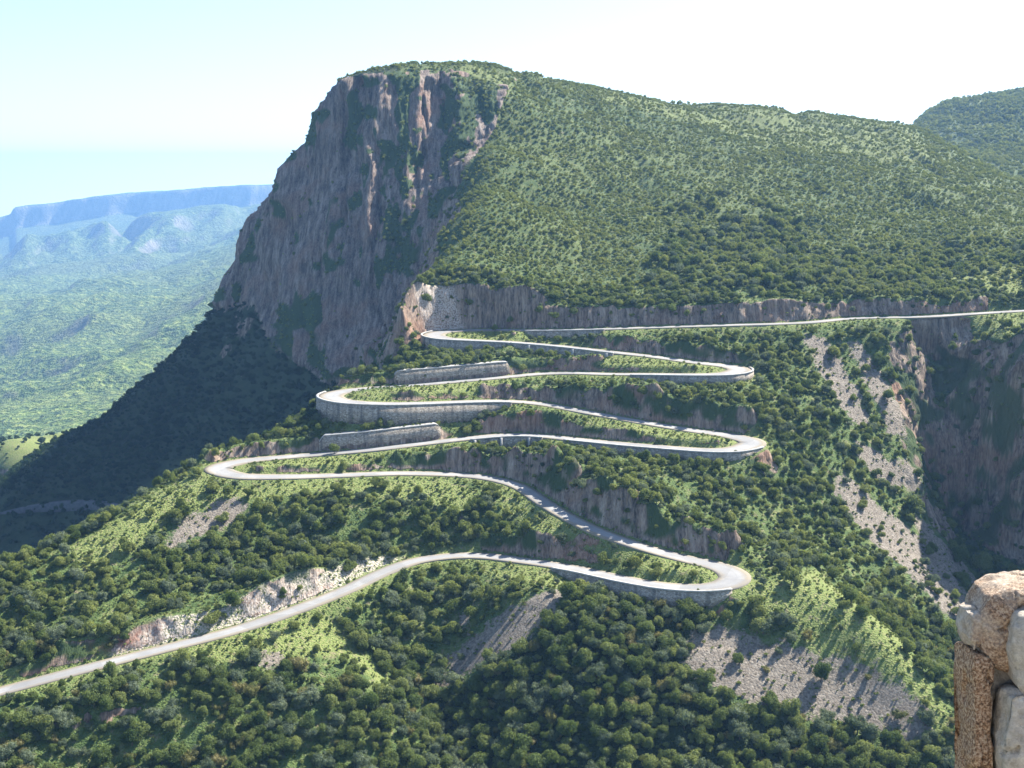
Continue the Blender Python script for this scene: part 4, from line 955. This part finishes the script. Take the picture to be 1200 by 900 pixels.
slab('block', [(1196,722),(1220,716),(1320,706),(1320,840),(1212,828),(1196,806),(1189,770),(1190,736)], 8.9, 0.4, 16, 0.15, 0.10)
slab('block', [(1184,818),(1200,812),(1214,826),(1320,840),(1320,1060),(1178,1060),(1181,970),(1174,880)], 8.85, 0.4, 17, -0.1, 0.10)
def mass(name, x0, x1, y0, y1, z0, z1, nx_, ny_, nz_, seed, lab):
    """a rough block of cliff, closed, with noisy sides"""
    vs = []; fs = []
    per = [(x0 + (x1 - x0) * t, y0) for t in np.linspace(0, 1, nx_ + 1)[:-1]] + [(x1, y0 + (y1 - y0) * t) for t in np.linspace(0, 1, ny_ + 1)[:-1]] + [(x1 - (x1 - x0) * t, y1) for t in np.linspace(0, 1, nx_ + 1)[:-1]] + [(x0, y1 - (y1 - y0) * t) for t in np.linspace(0, 1, ny_ + 1)[:-1]]
    per = np.array(per); c = per.mean(0); m_ = len(per); zl = np.linspace(z0, z1, nz_)
    for z in zl:
        f = 1 + 0.10 * fbm(per[:, 0] / 3 + z / 30, per[:, 1] / 3 + z / 25, 3, seed) + 0.5 * (z1 - z) / (z1 - z0)
        # never forward of the top edge by more than the slope below the picture allows
        P = c + (per - c) * f[:, None]; vs += [(p[0], p[1], z) for p in P]
    for j in range(nz_ - 1):
        for i in range(m_): a = j * m_ + i; b = j * m_ + (i + 1) % m_; fs.append((a, b, b + m_, a + m_))
    fs.append(tuple(range((nz_ - 1) * m_, nz_ * m_))); o = mesh_obj(name, vs, fs, M_ROCK, None); o['kind'] = 'structure'; o['label'] = lab; add_attr(o, 'lichen', np.zeros(len(vs)))
mass('viewpoint_cliff', -14, 3, -30, 1.6, -195, -1.7, 16, 20, 40, 3, 'edge of the cliff under the viewpoint')
mass('viewpoint_cliff_ledge', 3.6, 16, -14, 9.6, -195, -6.4, 14, 20, 40, 5, 'rock ledge carrying the outcrop')

M_ROAD_SHADE = NT('road_shade_dark'); M_ROAD_SHADE = M_ROAD_SHADE.done(M_ROAD_SHADE.ramp(M_ROAD_SHADE.noise(0.5, 4), [(0.3, (0.07, 0.07, 0.072)), (0.7, (0.12, 0.12, 0.118))]))  # valley road: the shade it lies in is painted as a darker surface
vr = [pick(u_, v_, 480, 760) for u_, v_ in ((-110,628),(-60,612),(-20,601),(20,595),(60,592),(100,591),(140,591),(180,592))]
vr = np.array([p for p in vr if p is not None])
if len(vr) > 3:
    vr[:, 2] = sm(vr, 1, 2)[:, 2]; VC, _ = catmull(vr, 2.0); VC = sm(VC, 1, 10); tg = np.gradient(VC, axis=0); tg[:, 2] = 0; tg /= np.linalg.norm(tg, axis=1)[:, None]
    nn_ = np.stack([-tg[:, 1], tg[:, 0], tg[:, 0] * 0], 1); vs = np.concatenate([VC + nn_ * 3 + [0, 0, 1.0], VC - nn_ * 3 + [0, 0, 1.0], VC + nn_ * 3.6 - [0, 0, 4], VC - nn_ * 3.6 - [0, 0, 4]]); n_ = len(VC)
    fs = []
    for i in range(n_ - 1): fs += [(i, i + 1, n_ + i + 1, n_ + i), (2 * n_ + i, 2 * n_ + i + 1, i + 1, i), (n_ + i, n_ + i + 1, 3 * n_ + i + 1, 3 * n_ + i)]
    vro = mesh_obj('valley_road', vs, fs, M_ROAD_SHADE); vro['kind'] = 'structure'; vro['label'] = 'faint road crossing the dark shaded slope at far left'
